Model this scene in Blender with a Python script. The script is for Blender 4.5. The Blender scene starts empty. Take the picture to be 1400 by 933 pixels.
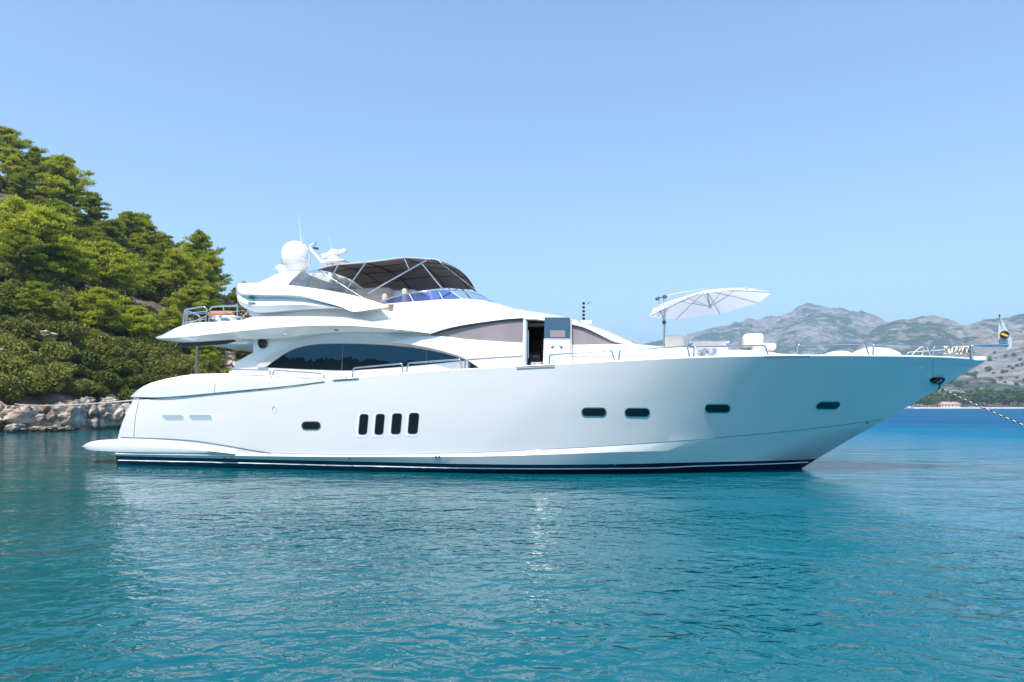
import bpy, bmesh, math, random
import numpy as np
from mathutils import Vector, Matrix, noise
from mathutils.bvhtree import BVHTree
R = math.radians
random.seed(7); RNG = np.random.default_rng(11)
scene = bpy.context.scene
col = scene.collection

# ------------------------------------------------------------ camera, sky, sun, exposure
F = 933.33          # focal length in photo pixels (1400 wide)
H = 1.75            # camera height above the water
HOR = 556.0         # horizon row in the photo
cam_d = bpy.data.cameras.new('camera'); cam = bpy.data.objects.new('camera', cam_d); col.objects.link(cam)
cam_d.lens = 24; cam_d.sensor_width = 36; cam_d.clip_start = .1; cam_d.clip_end = 40000
cam.location = (0, 0, H); cam.rotation_euler = (R(90), 0, 0)
cam_d.shift_y = (HOR - 466.5) / 1400
scene.camera = cam
SUN_EL, SUN_AZ = 60, 200
w = bpy.data.worlds.new('World'); scene.world = w; w.use_nodes = True
nt = w.node_tree
sky = nt.nodes.new('ShaderNodeTexSky'); sky.sky_type = 'NISHITA'; sky.sun_disc = False
sky.sun_elevation = R(SUN_EL); sky.sun_rotation = R(SUN_AZ)
sky.air_density = 1.0; sky.dust_density = .4; sky.ozone_density = 2.5
bg = nt.nodes['Background']; bg.inputs[1].default_value = .14
nt.links.new(sky.outputs[0], bg.inputs[0])
sd = bpy.data.lights.new('sun', 'SUN'); sun = bpy.data.objects.new('sun', sd); col.objects.link(sun)
sd.energy = 3.8; sd.angle = R(.53); sd.color = (1, .965, .9)
sdir = Vector((math.sin(R(SUN_AZ)) * math.cos(R(SUN_EL)), math.cos(R(SUN_AZ)) * math.cos(R(SUN_EL)), math.sin(R(SUN_EL))))
sun.rotation_euler = (-sdir).to_track_quat('-Z', 'Y').to_euler(); sun.location = (0, 0, 60)
scene.view_settings.view_transform = 'Standard'; scene.view_settings.look = 'None'
scene.view_settings.exposure = 0.93; scene.view_settings.gamma = 1
scene.cycles.max_bounces = 10; scene.cycles.transparent_max_bounces = 16
scene.cycles.sample_clamp_indirect = 6; scene.cycles.caustics_reflective = False

# ------------------------------------------------------------ materials
def mat(name, color, rough=.5, metal=0, ior=1.45, coat=0, emit=None, alpha=1, trans=0, sheen=0, spec=.5):
    m = bpy.data.materials.new(name); m.use_nodes = True
    b = m.node_tree.nodes['Principled BSDF']
    b.inputs['Base Color'].default_value = (*color, 1); b.inputs['Roughness'].default_value = rough
    b.inputs['Metallic'].default_value = metal; b.inputs['IOR'].default_value = ior
    b.inputs['Coat Weight'].default_value = coat; b.inputs['Coat Roughness'].default_value = .04
    b.inputs['Alpha'].default_value = alpha; b.inputs['Transmission Weight'].default_value = trans
    b.inputs['Specular IOR Level'].default_value = spec
    if emit: b.inputs['Emission Color'].default_value = (*emit[0], 1); b.inputs['Emission Strength'].default_value = emit[1]
    return m
def N(m, t, **kw):
    n = m.node_tree.nodes.new(t)
    for k, v in kw.items():
        if k in n.inputs: n.inputs[k].default_value = v
        else: setattr(n, k, v)
    return n
def L(m, a, b): m.node_tree.links.new(a, b)
def bsdf(m): return m.node_tree.nodes['Principled BSDF']
def ramp(m, stops, interp='LINEAR'):
    r = N(m, 'ShaderNodeValToRGB'); r.color_ramp.interpolation = interp
    e = r.color_ramp.elements
    while len(e) < len(stops): e.new(.5)
    for x, (p, c) in zip(e, stops): x.position = p; x.color = (*c, 1)
    return r
def vary(m, c1, c2, scale=3, detail=4, coord='Object', lo=.35, hi=.65, stretch=None, bump=0, bdist=.02):
    tc = N(m, 'ShaderNodeTexCoord'); src = tc.outputs[coord]
    if stretch:
        mp = N(m, 'ShaderNodeMapping'); mp.inputs['Scale'].default_value = stretch; L(m, src, mp.inputs[0]); src = mp.outputs[0]
    n = N(m, 'ShaderNodeTexNoise', Scale=scale, Detail=detail); L(m, src, n.inputs['Vector'])
    r = ramp(m, [(lo, c1), (hi, c2)]); L(m, n.outputs[0], r.inputs[0]); L(m, r.outputs[0], bsdf(m).inputs['Base Color'])
    if bump:
        b = N(m, 'ShaderNodeBump', Strength=bump, Distance=bdist); L(m, n.outputs[0], b.inputs['Height']); L(m, b.outputs[0], bsdf(m).inputs['Normal'])
    return n, r

M = {}
M['gel'] = mat('white_gelcoat', (.8, .8, .79), .16, coat=.5)
vary(M['gel'], (.78, .78, .775), (.82, .82, .81), 1.1, 3)
M['hull'] = mat('hull_paint', (.70, .68, .67), .09, coat=.7)
_n, _r = vary(M['hull'], (.685, .665, .655), (.715, .695, .685), .6, 6, stretch=(.5, 1, 2.5))
_b = N(M['hull'], 'ShaderNodeTexNoise', Scale=.35, Detail=2); _bp = N(M['hull'], 'ShaderNodeBump', Strength=.25, Distance=.02)
_tc = N(M['hull'], 'ShaderNodeTexCoord'); L(M['hull'], _tc.outputs['Object'], _b.inputs['Vector'])
L(M['hull'], _b.outputs[0], _bp.inputs['Height']); L(M['hull'], _bp.outputs[0], bsdf(M['hull']).inputs['Normal'])
M['grey'] = mat('pale_grey_trim', (.55, .54, .52), .3)
M['seam'] = mat('seam', (.16, .19, .23), .4)
M['navy'] = mat('navy_boot', (.004, .012, .05), .12, coat=.5); vary(M['navy'], (.003, .01, .04), (.006, .018, .07), 2)
M['chrome'] = mat('polished_steel', (.62, .63, .65), .12, metal=1)
M['glass'] = mat('tinted_glass', (.002, .004, .006), .01, ior=1.85)
bsdf(M['glass']).inputs['Specular Tint'].default_value = (.25, .6, .9, 1)
M['portglass'] = mat('port_glass', (.003, .006, .008), .04, ior=1.5)
M['curtain'] = mat('mauve_curtain', (.30, .25, .255), .9)
vary(M['curtain'], (.28, .235, .245), (.33, .275, .28), 1.2, 3, stretch=(2, 1, .6), bump=.3, bdist=.05)
M['curtainband'] = mat('dark_track', (.07, .065, .08), .4)
M['dark'] = mat('dark_grey_fabric', (.045, .045, .05), .7)
M['bimini'] = mat('taupe_canvas', (.25, .2, .175), .85)
_m = M['bimini']; _t = N(_m, 'ShaderNodeBsdfTranslucent'); _t.inputs[0].default_value = (.2, .155, .135, 1); _x = N(_m, 'ShaderNodeMixShader'); _x.inputs[0].default_value = .32
L(_m, bsdf(_m).outputs[0], _x.inputs[1]); L(_m, _t.outputs[0], _x.inputs[2]); L(_m, _x.outputs[0], _m.node_tree.nodes['Material Output'].inputs[0])
M['biminiseam'] = mat('canvas_seam', (.04, .033, .03), .8)
M['canvas'] = mat('white_canvas', (.85, .85, .86), .8)
_m = M['canvas']; _t = N(_m, 'ShaderNodeBsdfTranslucent'); _t.inputs[0].default_value = (.85, .86, .89, 1); _x = N(_m, 'ShaderNodeMixShader'); _x.inputs[0].default_value = .5
L(_m, bsdf(_m).outputs[0], _x.inputs[1]); L(_m, _t.outputs[0], _x.inputs[2]); L(_m, _x.outputs[0], _m.node_tree.nodes['Material Output'].inputs[0])
M['alu'] = mat('grey_tube', (.42, .43, .46), .35, metal=.4)
M['bracket'] = mat('slate_bracket', (.06, .08, .11), .4)
M['beige'] = mat('beige_cushion', (.62, .53, .43), .8); vary(M['beige'], (.6, .51, .42), (.66, .57, .47), 5, bump=.1)
M['cream'] = mat('cream_cover', (.7, .64, .55), .75); vary(M['cream'], (.66, .6, .51), (.73, .67, .58), 5, bump=.2)
M['wood'] = mat('cabin_wood', (.10, .045, .022), .3); vary(M['wood'], (.06, .026, .013), (.13, .06, .028), 2, stretch=(1, 6, 6))
M['orange'] = mat('orange_wood', (.55, .2, .05), .5); vary(M['orange'], (.42, .15, .04), (.6, .24, .07), 3, stretch=(1, 6, 6))
M['rope'] = mat('white_rope', (.62, .57, .48), .9)
M['dkrope'] = mat('dark_rope', (.02, .02, .025), .8)
M['blackmetal'] = mat('black_metal', (.012, .012, .014), .25)
M['teal'] = mat('green_lens', (.02, .22, .24), .1, coat=1)
M['yellow'] = mat('emblem_yellow', (.7, .5, .02), .6)
M['red'] = mat('emblem_red', (.35, .05, .03), .6)
M['black'] = mat('emblem_black', (.012, .015, .02), .6)
M['logo'] = mat('logo_grey', (.10, .16, .18), .3)
M['porthole_white'] = mat('cabin_white', (.75, .75, .74), .5)
def clear(name, tint, refl, alpha):
    m = mat(name, tint, .02, ior=1.5); b = bsdf(m)
    t = N(m, 'ShaderNodeBsdfTransparent'); t.inputs[0].default_value = (*tint, 1)
    g = N(m, 'ShaderNodeBsdfGlossy'); g.inputs['Roughness'].default_value = .02; g.inputs[0].default_value = (.9, .95, 1, 1)
    fr = N(m, 'ShaderNodeFresnel', IOR=refl); x = N(m, 'ShaderNodeMixShader')
    L(m, fr.outputs[0], x.inputs[0]); L(m, t.outputs[0], x.inputs[1]); L(m, g.outputs[0], x.inputs[2])
    L(m, x.outputs[0], m.node_tree.nodes['Material Output'].inputs[0]); return m
M['blueglass'] = clear('blue_screen', (.32, .36, .72), 1.5, .4)
M['clearglass'] = clear('clear_screen', (.82, .86, .88), 1.45, .2)
M['doorglass'] = mat('door_glass', (.02, .07, .13), .03, ior=1.9)

# foliage
def leafmat(name, c1, c2, tr, amt=.45):
    m = mat(name, c1, .6, spec=.25); b = bsdf(m)
    oi = N(m, 'ShaderNodeObjectInfo'); tc = N(m, 'ShaderNodeTexCoord')
    n = N(m, 'ShaderNodeTexNoise', Scale=1.1, Detail=3); L(m, tc.outputs['Object'], n.inputs['Vector'])
    ad = N(m, 'ShaderNodeMath', operation='ADD'); L(m, n.outputs[0], ad.inputs[0])
    ml = N(m, 'ShaderNodeMath', operation='MULTIPLY_ADD'); L(m, oi.outputs['Random'], ml.inputs[0]); ml.inputs[1].default_value = .36; ml.inputs[2].default_value = -.18
    L(m, ml.outputs[0], ad.inputs[1])
    r = ramp(m, [(.28, c1), (.72, c2)]); L(m, ad.outputs[0], r.inputs[0]); L(m, r.outputs[0], b.inputs['Base Color'])
    t = N(m, 'ShaderNodeBsdfTranslucent')
    mx = N(m, 'ShaderNodeMix', data_type='RGBA', blend_type='MULTIPLY'); mx.inputs[0].default_value = 1
    L(m, r.outputs[0], mx.inputs[6]); mx.inputs[7].default_value = (*tr, 1); L(m, mx.outputs[2], t.inputs[0])
    x = N(m, 'ShaderNodeMixShader'); x.inputs[0].default_value = amt
    L(m, b.outputs[0], x.inputs[1]); L(m, t.outputs[0], x.inputs[2]); L(m, x.outputs[0], m.node_tree.nodes['Material Output'].inputs[0])
    return m
M['pine'] = leafmat('pine_needles', (.16, .20, .014), (.42, .44, .04), (1.5, 1.4, .7))
M['shrub'] = leafmat('shrub_leaves', (.09, .11, .02), (.28, .275, .06), (1.3, 1.25, .8), .35)
M['fartree'] = leafmat('far_tree_leaves', (.08, .13, .03), (.20, .27, .05), (1.2, 1.2, .8), .3)
M['bark'] = mat('bark', (.14, .11, .09), .9); vary(M['bark'], (.06, .045, .035), (.14, .11, .09), 6, stretch=(3, 3, .6), bump=.5)

# ------------------------------------------------------------ generic builders
def link(o, parent=None):
    col.objects.link(o)
    if parent: o.parent = parent
    return o
def mesh_obj(name, verts, faces, mats, parent=None, smooth=True, angle=35, midx=None):
    me = bpy.data.meshes.new(name); me.from_pydata([tuple(v) for v in verts], [], [tuple(f) for f in faces])
    if not isinstance(mats, (list, tuple)): mats = [mats]
    for m in mats: me.materials.append(m)
    if midx is not None: me.polygons.foreach_set('material_index', midx)
    if smooth:
        me.polygons.foreach_set('use_smooth', [True] * len(me.polygons))
        if angle: me.set_sharp_from_angle(angle=R(angle))
    me.update()
    return link(bpy.data.objects.new(name, me), parent)
def bm_obj(name, bm, mats, parent=None, smooth=True, angle=35):
    bmesh.ops.recalc_face_normals(bm, faces=bm.faces)
    me = bpy.data.meshes.new(name); bm.to_mesh(me); bm.free()
    if not isinstance(mats, (list, tuple)): mats = [mats]
    for m in mats: me.materials.append(m)
    if smooth:
        me.polygons.foreach_set('use_smooth', [True] * len(me.polygons))
        if angle: me.set_sharp_from_angle(angle=R(angle))
    return link(bpy.data.objects.new(name, me), parent)
def empty(name, loc=(0, 0, 0), rz=0):
    o = bpy.data.objects.new(name, None); o.location = loc; o.rotation_euler = (0, 0, rz); o.empty_display_size = .3
    return link(o)
def tag(o, label=None, cat=None, group=None, kind=None):
    if label: o['label'] = label
    if cat: o['category'] = cat
    if group: o['group'] = group
    if kind: o['kind'] = kind
    return o
def add_tube(bm, pts, r, seg=8, closed=False):
    pts = [Vector(p) for p in pts]; n = len(pts); rings = []
    rr = r if isinstance(r, (list, tuple)) else [r] * n
    up = Vector((0, 0, 1)); prev = None
    for i, p in enumerate(pts):
        a = pts[max(i - 1, 0)]; b = pts[min(i + 1, n - 1)]
        t = (b - a).normalized() if (b - a).length > 1e-9 else up
        if prev is None:
            x = t.orthogonal().normalized()
        else:
            x = (prev - t * prev.dot(t))
            x = x.normalized() if x.length > 1e-6 else t.orthogonal().normalized()
        prev = x; y = t.cross(x)
        rings.append([bm.verts.new(p + (x * math.cos(k * 2 * math.pi / seg) + y * math.sin(k * 2 * math.pi / seg)) * rr[i]) for k in range(seg)])
    for a, b in zip(rings, rings[1:]):
        for k in range(seg): bm.faces.new((a[k], a[(k + 1) % seg], b[(k + 1) % seg], b[k]))
    bm.faces.new(rings[0][::-1]); bm.faces.new(rings[-1])
def tube(name, pts, r, m, parent=None, seg=8):
    bm = bmesh.new(); add_tube(bm, pts, r, seg); return bm_obj(name, bm, m, parent, angle=60)
def add_lathe(bm, prof, c=(0, 0, 0), seg=28, axis=None):
    rings = []; c = Vector(c); q = Matrix.Identity(3) if axis is None else Vector((0, 0, 1)).rotation_difference(Vector(axis)).to_matrix()
    for r, z in prof:
        rings.append([bm.verts.new(c + q @ Vector((max(r, 1e-4) * math.cos(k * 2 * math.pi / seg), max(r, 1e-4) * math.sin(k * 2 * math.pi / seg), z))) for k in range(seg)])
    for a, b in zip(rings, rings[1:]):
        for k in range(seg): bm.faces.new((a[k], a[(k + 1) % seg], b[(k + 1) % seg], b[k]))
    bm.faces.new(rings[0][::-1]); bm.faces.new(rings[-1])
def lathe(name, prof, c, m, parent=None, seg=28, axis=None):
    bm = bmesh.new(); add_lathe(bm, prof, c, seg, axis); return bm_obj(name, bm, m, parent)
def add_box(bm, c, s, rot=None, bev=0):
    g = bmesh.ops.create_cube(bm, size=1); vs = g['verts']
    for v in vs:
        v.co = Vector((v.co.x * s[0], v.co.y * s[1], v.co.z * s[2]))
    if bev:
        es = list({e for v in vs for e in v.link_edges})
        r = bmesh.ops.bevel(bm, geom=es, offset=bev, segments=3, profile=.5, affect='EDGES')
        vs = list({v for f in r['faces'] for v in f.verts} | {v for v in vs if v.is_valid})
    for v in vs:
        if rot: v.co = rot @ v.co
        v.co += Vector(c)
def box(name, c, s, m, parent=None, rot=None, bev=0):
    bm = bmesh.new(); add_box(bm, c, s, rot, bev); return bm_obj(name, bm, m, parent)
def plate(name, pts, th, m, parent=None, nrm=(0, -1, 0), smooth=False):
    """a thin solid panel: the outline is its front, nrm points out of the front"""
    nrm = Vector(nrm).normalized(); n = len(pts)
    vs = [Vector(p) for p in pts] + [Vector(p) - nrm * th for p in pts]
    fs = [list(range(n)), list(range(n, 2 * n))[::-1]] + [[i, (i + 1) % n, n + (i + 1) % n, n + i] for i in range(n)]
    bm = bmesh.new(); bv = [bm.verts.new(v) for v in vs]
    for f in fs: bm.faces.new([bv[i] for i in f])
    return bm_obj(name, bm, m, parent, smooth=smooth)
def pchip(xs, ys):
    xs = np.array(xs, float); ys = np.array(ys, float)
    h = np.diff(xs); d = np.diff(ys) / h; n = len(xs); m = np.zeros(n)
    if n == 2: m[:] = d[0]
    else:
        for i in range(1, n - 1):
            if d[i - 1] * d[i] > 0:
                w1 = 2 * h[i] + h[i - 1]; w2 = h[i] + 2 * h[i - 1]; m[i] = (w1 + w2) / (w1 / d[i - 1] + w2 / d[i])
        m[0] = d[0]; m[-1] = d[-1]
    def f(x):
        x = min(max(x, xs[0]), xs[-1]); i = int(min(max(np.searchsorted(xs, x) - 1, 0), n - 2)); t = (x - xs[i]) / h[i]
        return float((1 + 2 * t) * (1 - t) ** 2 * ys[i] + t * (1 - t) ** 2 * h[i] * m[i] + t * t * (3 - 2 * t) * ys[i + 1] + t * t * (t - 1) * h[i] * m[i + 1])
    return f
def C(*pts): return pchip([p[0] for p in pts], [p[1] for p in pts])
def rows_to_mesh(rows, closed_rows=False, skip=None, cap=True):
    """rows: lists of points, all the same length; consecutive rows are joined"""
    n = len(rows[0]); V = [p for r in rows for p in r]; Fc = []
    k = len(rows); rng = range(k if closed_rows else k - 1)
    for j in rng:
        a = j * n; b = ((j + 1) % k) * n
        for i in range(n - 1):
            if skip and skip(j, i): continue
            Fc.append((a + i, a + i + 1, b + i + 1, b + i))
    if cap and closed_rows:
        Fc.append([j * n for j in range(k)]); Fc.append([j * n + n - 1 for j in range(k)][::-1])
    return V, Fc
def rows_obj(name, rows, m, parent=None, closed_rows=False, skip=None, cap=True, angle=35, solid=0):
    V, Fc = rows_to_mesh(rows, closed_rows, skip, cap)
    bm = bmesh.new(); bv = [bm.verts.new(v) for v in V]
    for f in Fc:
        try: bm.faces.new([bv[i] for i in f])
        except ValueError: pass
    bmesh.ops.remove_doubles(bm, verts=bm.verts, dist=.002)
    if solid:
        bmesh.ops.recalc_face_normals(bm, faces=bm.faces)
        bmesh.ops.solidify(bm, geom=list(bm.faces), thickness=solid)
    return bm_obj(name, bm, m, parent, angle=angle)

# ------------------------------------------------------------ the yacht's own frame
ANG = R(12)
O = np.array([2.85, 20.36]); u = np.array([math.cos(ANG), -math.sin(ANG)]); vv = np.array([-math.sin(ANG), -math.cos(ANG)])
def toL(p):
    d = np.array([p[0], p[1]]) - O; return Vector((float(d @ u), -float(d @ vv), p[2]))
def toW(p):
    q = O + u * p[0] - vv * p[1]; return Vector((q[0], q[1], p[2]))
def U(px, py, wv):
    """point of the near-side plane at half-breadth wv seen at photo position px, py (yacht coordinates)"""
    d = np.array([(px - 700) / F, 1.]); t = (wv + O @ vv) / (d @ vv)
    return toL((d[0] * t, d[1] * t, H + t * (HOR - py) / F))
def UT(px, py, w0, k, z0):
    wv = w0
    for _ in range(12):
        p = U(px, py, wv); wv = w0 - k * (p.z - z0)
    return p
def water(px, py):
    t = H * F / (py - HOR); return toL(((px - 700) / F * t, t, 0))
CL = toL((0, 0, H))
def dirL(px, py): return (toL(((px - 700) / F, 1., H + (HOR - py) / F)) - CL).normalized()
def mir(p): return Vector((p[0], -p[1], p[2]))

yacht = empty('yacht', (O[0], O[1], 0), -ANG)
tag(yacht, 'large white three-deck motor yacht moored broadside in the bay, dark taupe bimini on top', 'yacht')
Y = yacht

# ---- hull
sheer_y = C((182, 547), (206, 546), (272, 540), (400, 528), (441, 521), (484, 518), (560, 511), (705, 502.4), (758, 499.6), (860, 494), (945, 490), (1050, 487.6), (1127, 487), (1227, 487.8), (1275, 488.6), (1330, 492), (1343.7, 496))
sheer_w = C((182, 2.95), (300, 3.25), (480, 3.45), (740, 3.52), (900, 3.45), (1000, 3.22), (1100, 2.78), (1200, 1.98), (1280, .98), (1343.7, 0))
def sheer(px, dw=0, dy=0): return U(px, sheer_y(px) + dy, sheer_w(px) + dw)
K = 150
ts = [1 - (1 - i / (K - 1)) ** 1.25 for i in range(K)]
def crow(x0, x1, y, wf): return [(x0 + (x1 - x0) * t, y(x0 + (x1 - x0) * t), wf(x0 + (x1 - x0) * t)) for t in ts]
wlp = [water(*p) for p in [(160, 635.5), (340, 640.5), (480, 644), (640, 647), (740, 648), (860, 647.2), (950, 645.6), (1040, 643.3), (1096, 641)]]
wl_f = pchip([p.x for p in wlp], [-p.y for p in wlp[:-1]] + [0.0])
h1 = [Vector((wlp[0].x + (wlp[-1].x - wlp[0].x) * t, -wl_f(wlp[0].x + (wlp[-1].x - wlp[0].x) * t), 0)) for t in ts]
h2c = crow(158.5, 1117, C((158.5, 623.5), (340, 628), (480, 631), (640, 634.6), (740, 635.5), (860, 634.5), (920, 633), (989, 631.6), (1060, 630), (1117, 627.5)),
           C((158, 2.97), (300, 3.25), (480, 3.42), (640, 3.4), (740, 3.25), (860, 2.75), (950, 2.1), (1040, 1.2), (1117, 0)))
h2bc = crow(158, 1157.5, C((158, 621), (370, 624), (480, 625), (640, 624.5), (740, 622), (860, 618), (950, 616), (1060, 614), (1115, 610), (1157.5, 603.4)),
            C((158, 3.03), (300, 3.31), (480, 3.5), (640, 3.48), (740, 3.36), (860, 2.95), (950, 2.34), (1060, 1.2), (1157.5, 0)))
h3c = crow(158, 1212, C((158, 618.5), (370, 620), (479, 622.3), (640, 619.5), (740, 615), (830, 610), (950, 601), (1040, 593.5), (1130, 584), (1212, 573)),
           C((158, 2.98), (300, 3.27), (480, 3.42), (640, 3.4), (740, 3.29), (860, 2.95), (950, 2.48), (1060, 1.6), (1130, .88), (1212, 0)))
h6c = crow(182, 1343.7, sheer_y, sheer_w)
def blend(a, b, f, bul):   # bul: hollow of the flare (pulls the mid side inwards towards the bow)
    out = []
    for i, (p, q) in enumerate(zip(a, b)):
        t = ts[i]; px = p[0] + (q[0] - p[0]) * f; py = p[1] + (q[1] - p[1]) * f; ww = p[2] + (q[2] - p[2]) * f
        k = max(0, (t - .5) / .5); ww += (-.07 * math.sin(k * math.pi) if k > 0 else 0) * bul + .03 * (1 - k) * bul
        if t < .1: px -= (1 - t / .1) * 4.5 * math.sin(f * math.pi)
        out.append((px, py, ww if i < K - 1 else 0))
    return out
hrows = [h1, [U(*p) for p in h2c], [U(*p) for p in h2bc], [U(*p) for p in h3c]]
for f, b in [(.12, .45), (.25, .8), (.42, 1.0), (.6, .9), (.8, .5)]: hrows.append([U(*p) for p in blend(h3c, h6c, f, b)])
hrows.append([U(*p) for p in h6c])
keel = [Vector((p.x - .25 * max(0, i / K - .6), p.y * .55, -.55)) for i, p in enumerate(h1)]
keel2 = [Vector((p.x - .8 * max(0, i / K - .6), 0, -1.1)) for i, p in enumerate(h1)]
def mirrow(r): return [mir(p) for p in r]
side = hrows[1:]
full = side[::-1] + [h1] + [keel, keel2, mirrow(keel)] + [mirrow(h1)] + [mirrow(r) for r in side]
V_, F_ = rows_to_mesh(full)
n_ = K
F_.append([j * n_ for j in range(len(full))])       # transom
bm = bmesh.new(); bv = [bm.verts.new(v) for v in V_]
ns_ = len(side)
for idx, f in enumerate(F_):
    fc = bm.faces.new([bv[i] for i in f])
    if idx < (len(full) - 1) * (n_ - 1):
        j = idx // (n_ - 1)
        if ns_ - 1 <= j <= ns_ + 4: fc.material_index = 1
bmesh.ops.remove_doubles(bm, verts=bm.verts, dist=.0015)
hull = bm_obj('hull', bm, [M['hull'], M['navy']], Y, angle=12)
def bvh_of(*objs):
    V = []; Fs = []
    for o in objs:
        b = len(V); V += [v.co.copy() for v in o.data.vertices]; Fs += [[b + i for i in p.vertices] for p in o.data.polygons]
    return BVHTree.FromPolygons(V, Fs)
def on(bvh, px, py, off=0):
    for k in range(12):
        d = dirL(px - k * 1.2, py); h = bvh.ray_cast(CL, d)
        if h[0] is not None: break
    if h[0] is None: return None, None
    n = h[1] if h[1].dot(d) < 0 else -h[1]
    return h[0] + n * off, n
HB = bvh_of(hull)
def drape(name, pts, r, m, parent=Y, bvh=None, off=.0, step=4):
    out = []
    for a, b in zip(pts, pts[1:]):
        k = max(1, int(math.hypot(b[0] - a[0], b[1] - a[1]) / step))
        for i in range(k): out.append((a[0] + (b[0] - a[0]) * i / k, a[1] + (b[1] - a[1]) * i / k))
    out.append(pts[-1]); ps = []
    for q in out:
        p, n = on(bvh or HB, q[0], q[1], off)
        if p is not None: ps.append(p)
    return tube(name, ps, r, m, parent, 6) if len(ps) > 1 else None
def cseg(f, x0, x1, step=8):
    n = max(2, int(abs(x1 - x0) / step)); return [(x0 + (x1 - x0) * i / n, f(x0 + (x1 - x0) * i / n)) for i in range(n + 1)]

# boot stripe lines
pin = C((160, 629.6), (340, 633.5), (480, 637), (640, 640.2), (740, 641), (890, 640), (950, 637.4), (1060, 634), (1106, 632))
drape('pinstripe', cseg(pin, 162, 1104), .017, M['gel'], off=.004)
kn = C((158, 618.5), (370, 620), (479, 622.3), (640, 619.5), (740, 615), (830, 610), (950, 601), (1040, 593.5), (1130, 584), (1212, 573))
drape('knuckle_line', cseg(kn, 372, 1205), .012, M['seam'], off=-.004)
drape('chine_line', cseg(C((158, 598), (182, 598.7), (221, 600), (265, 603), (306, 609), (344, 615.5), (371, 620)), 160, 371, 5), .016, M['seam'])
drape('transom_seam', [(190, 548.6), (186, 566), (184, 582), (183, 597.5)], .01, M['seam'])
drape('water_stain', [(1276, 491), (1276.4, 503), (1277.4, 516)], .012, M['gel'])

# rub line under the sheer moulding (aft)
drape('rubbing_line', cseg(C((206, 545.5), (272, 540.8), (400, 529), (441, 522.2)), 208, 441, 6), .014, M['grey'], off=.0)

def rr(x0, y0, x1, y1, r, sk=0, n=6):
    """rounded outline in photo pixels, sk leans the top to the right"""
    P = []
    for cx, cy, a0 in ((x1 - r, y0 + r, -90), (x1 - r, y1 - r, 0), (x0 + r, y1 - r, 90), (x0 + r, y0 + r, 180)):
        for k in range(n + 1):
            a = R(a0 + 90 * k / n); x = cx + r * math.cos(a); y = cy + r * math.sin(a)
            P.append((x + sk * ((y0 + y1) / 2 - y) / (y1 - y0), y))
    return P
def surf_plate(name, out, off, th, m, parent=Y, bvh=None):
    ps = []; nn = Vector()
    for q in out:
        p, n = on(bvh or HB, q[0], q[1]); ps.append(p); nn += n
    nn.normalize(); return plate(name, [p + nn * off for p in ps], th, m, parent, nn)
def port(name, x0, y0, x1, y1, r, sk=0, glass='portglass', rim='chrome', grow=1.3, shift=(0, 0), label=None):
    a = surf_plate(name, rr(x0 - grow, y0 - grow, x1 + grow, y1 + grow, r + grow, sk), .010, .05, M[rim])
    b = surf_plate('glass', rr(x0 + shift[0], y0, x1, y1 + shift[1], r, sk), .016, .03, M[glass], a)
    if label: a['label'] = label
    return a
port('porthole', 413.5, 577.5, 437.5, 587, 4.6)
port('porthole', 796, 558.5, 828, 569, 5)
port('porthole', 855, 559, 887.5, 569.5, 5)
port('porthole', 964.5, 553.5, 997.5, 564, 5)
port('porthole', 1117, 550, 1147, 559, 4.2, 5)
for x0, x1, y0, y1 in ((487.4, 503, 565.6, 598), (509.5, 525.2, 565.4, 598), (532, 548.8, 564.6, 597.4), (555, 572.2, 564, 597)):
    a = surf_plate('hull_window', rr(x0, y0, x1, y1, 4.5, 2.5), .006, .05, M['gel'])
    surf_plate('glass', rr(x0 + 4, y0 + 1, x1 - .3, y1 - 4, 3.5, 2.5), .012, .03, M['portglass'], a)
    surf_plate('frame', rr(x0 + 3.2, y0 + .4, x1 + .1, y1 - 3.2, 4, 2.5), .009, .03, M['seam'], a)
M['ventgrey'] = mat('vent_grey', (.33, .4, .44), .4)
for x0, x1 in ((221, 252.3), (257.6, 290.6)):
    a = surf_plate('air_vent', [(x0 + 2, 567), (x1 - 4, 567), (x1 - 1, 569), (x1, 572), (x1 - .5, 575), (x0 + 6, 575.2), (x0 + 2, 573.5), (x0, 570)], .006, .03, M['gel'])
    surf_plate('vent_opening', [(x0 + 2.2, 567.2), (x1 - 4, 567.2), (x1 - 1.3, 569), (x1 - .6, 572), (x1 - 1, 573.8), (x0 + 6.5, 574), (x0 + 3, 572.6), (x0 + .8, 569.8)], .010, .03, M['ventgrey'], a)
# small round fill cap and drain fittings
p, n = on(HB, 375.4, 560.2)
bm = bmesh.new()
for k in range(20):
    pass
add_tube(bm, [p + n * .004 + Vector((.07 * math.cos(a * math.pi / 10), 0, .09 * math.sin(a * math.pi / 10))) for a in range(21)], .008, 5)
bm_obj('filler_cap', bm, M['grey'], Y)
for q in ((307, 626.6), (317, 627), (478, 626.5), (596, 625), (600.5, 625), (1186, 578.5), (840, 636)):
    p, n = on(HB, *q)
    lathe('drain_fitting', [(.03, -.01), (.035, .012), (.02, .02)], p, M['seam'], Y, 10, n)

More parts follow.
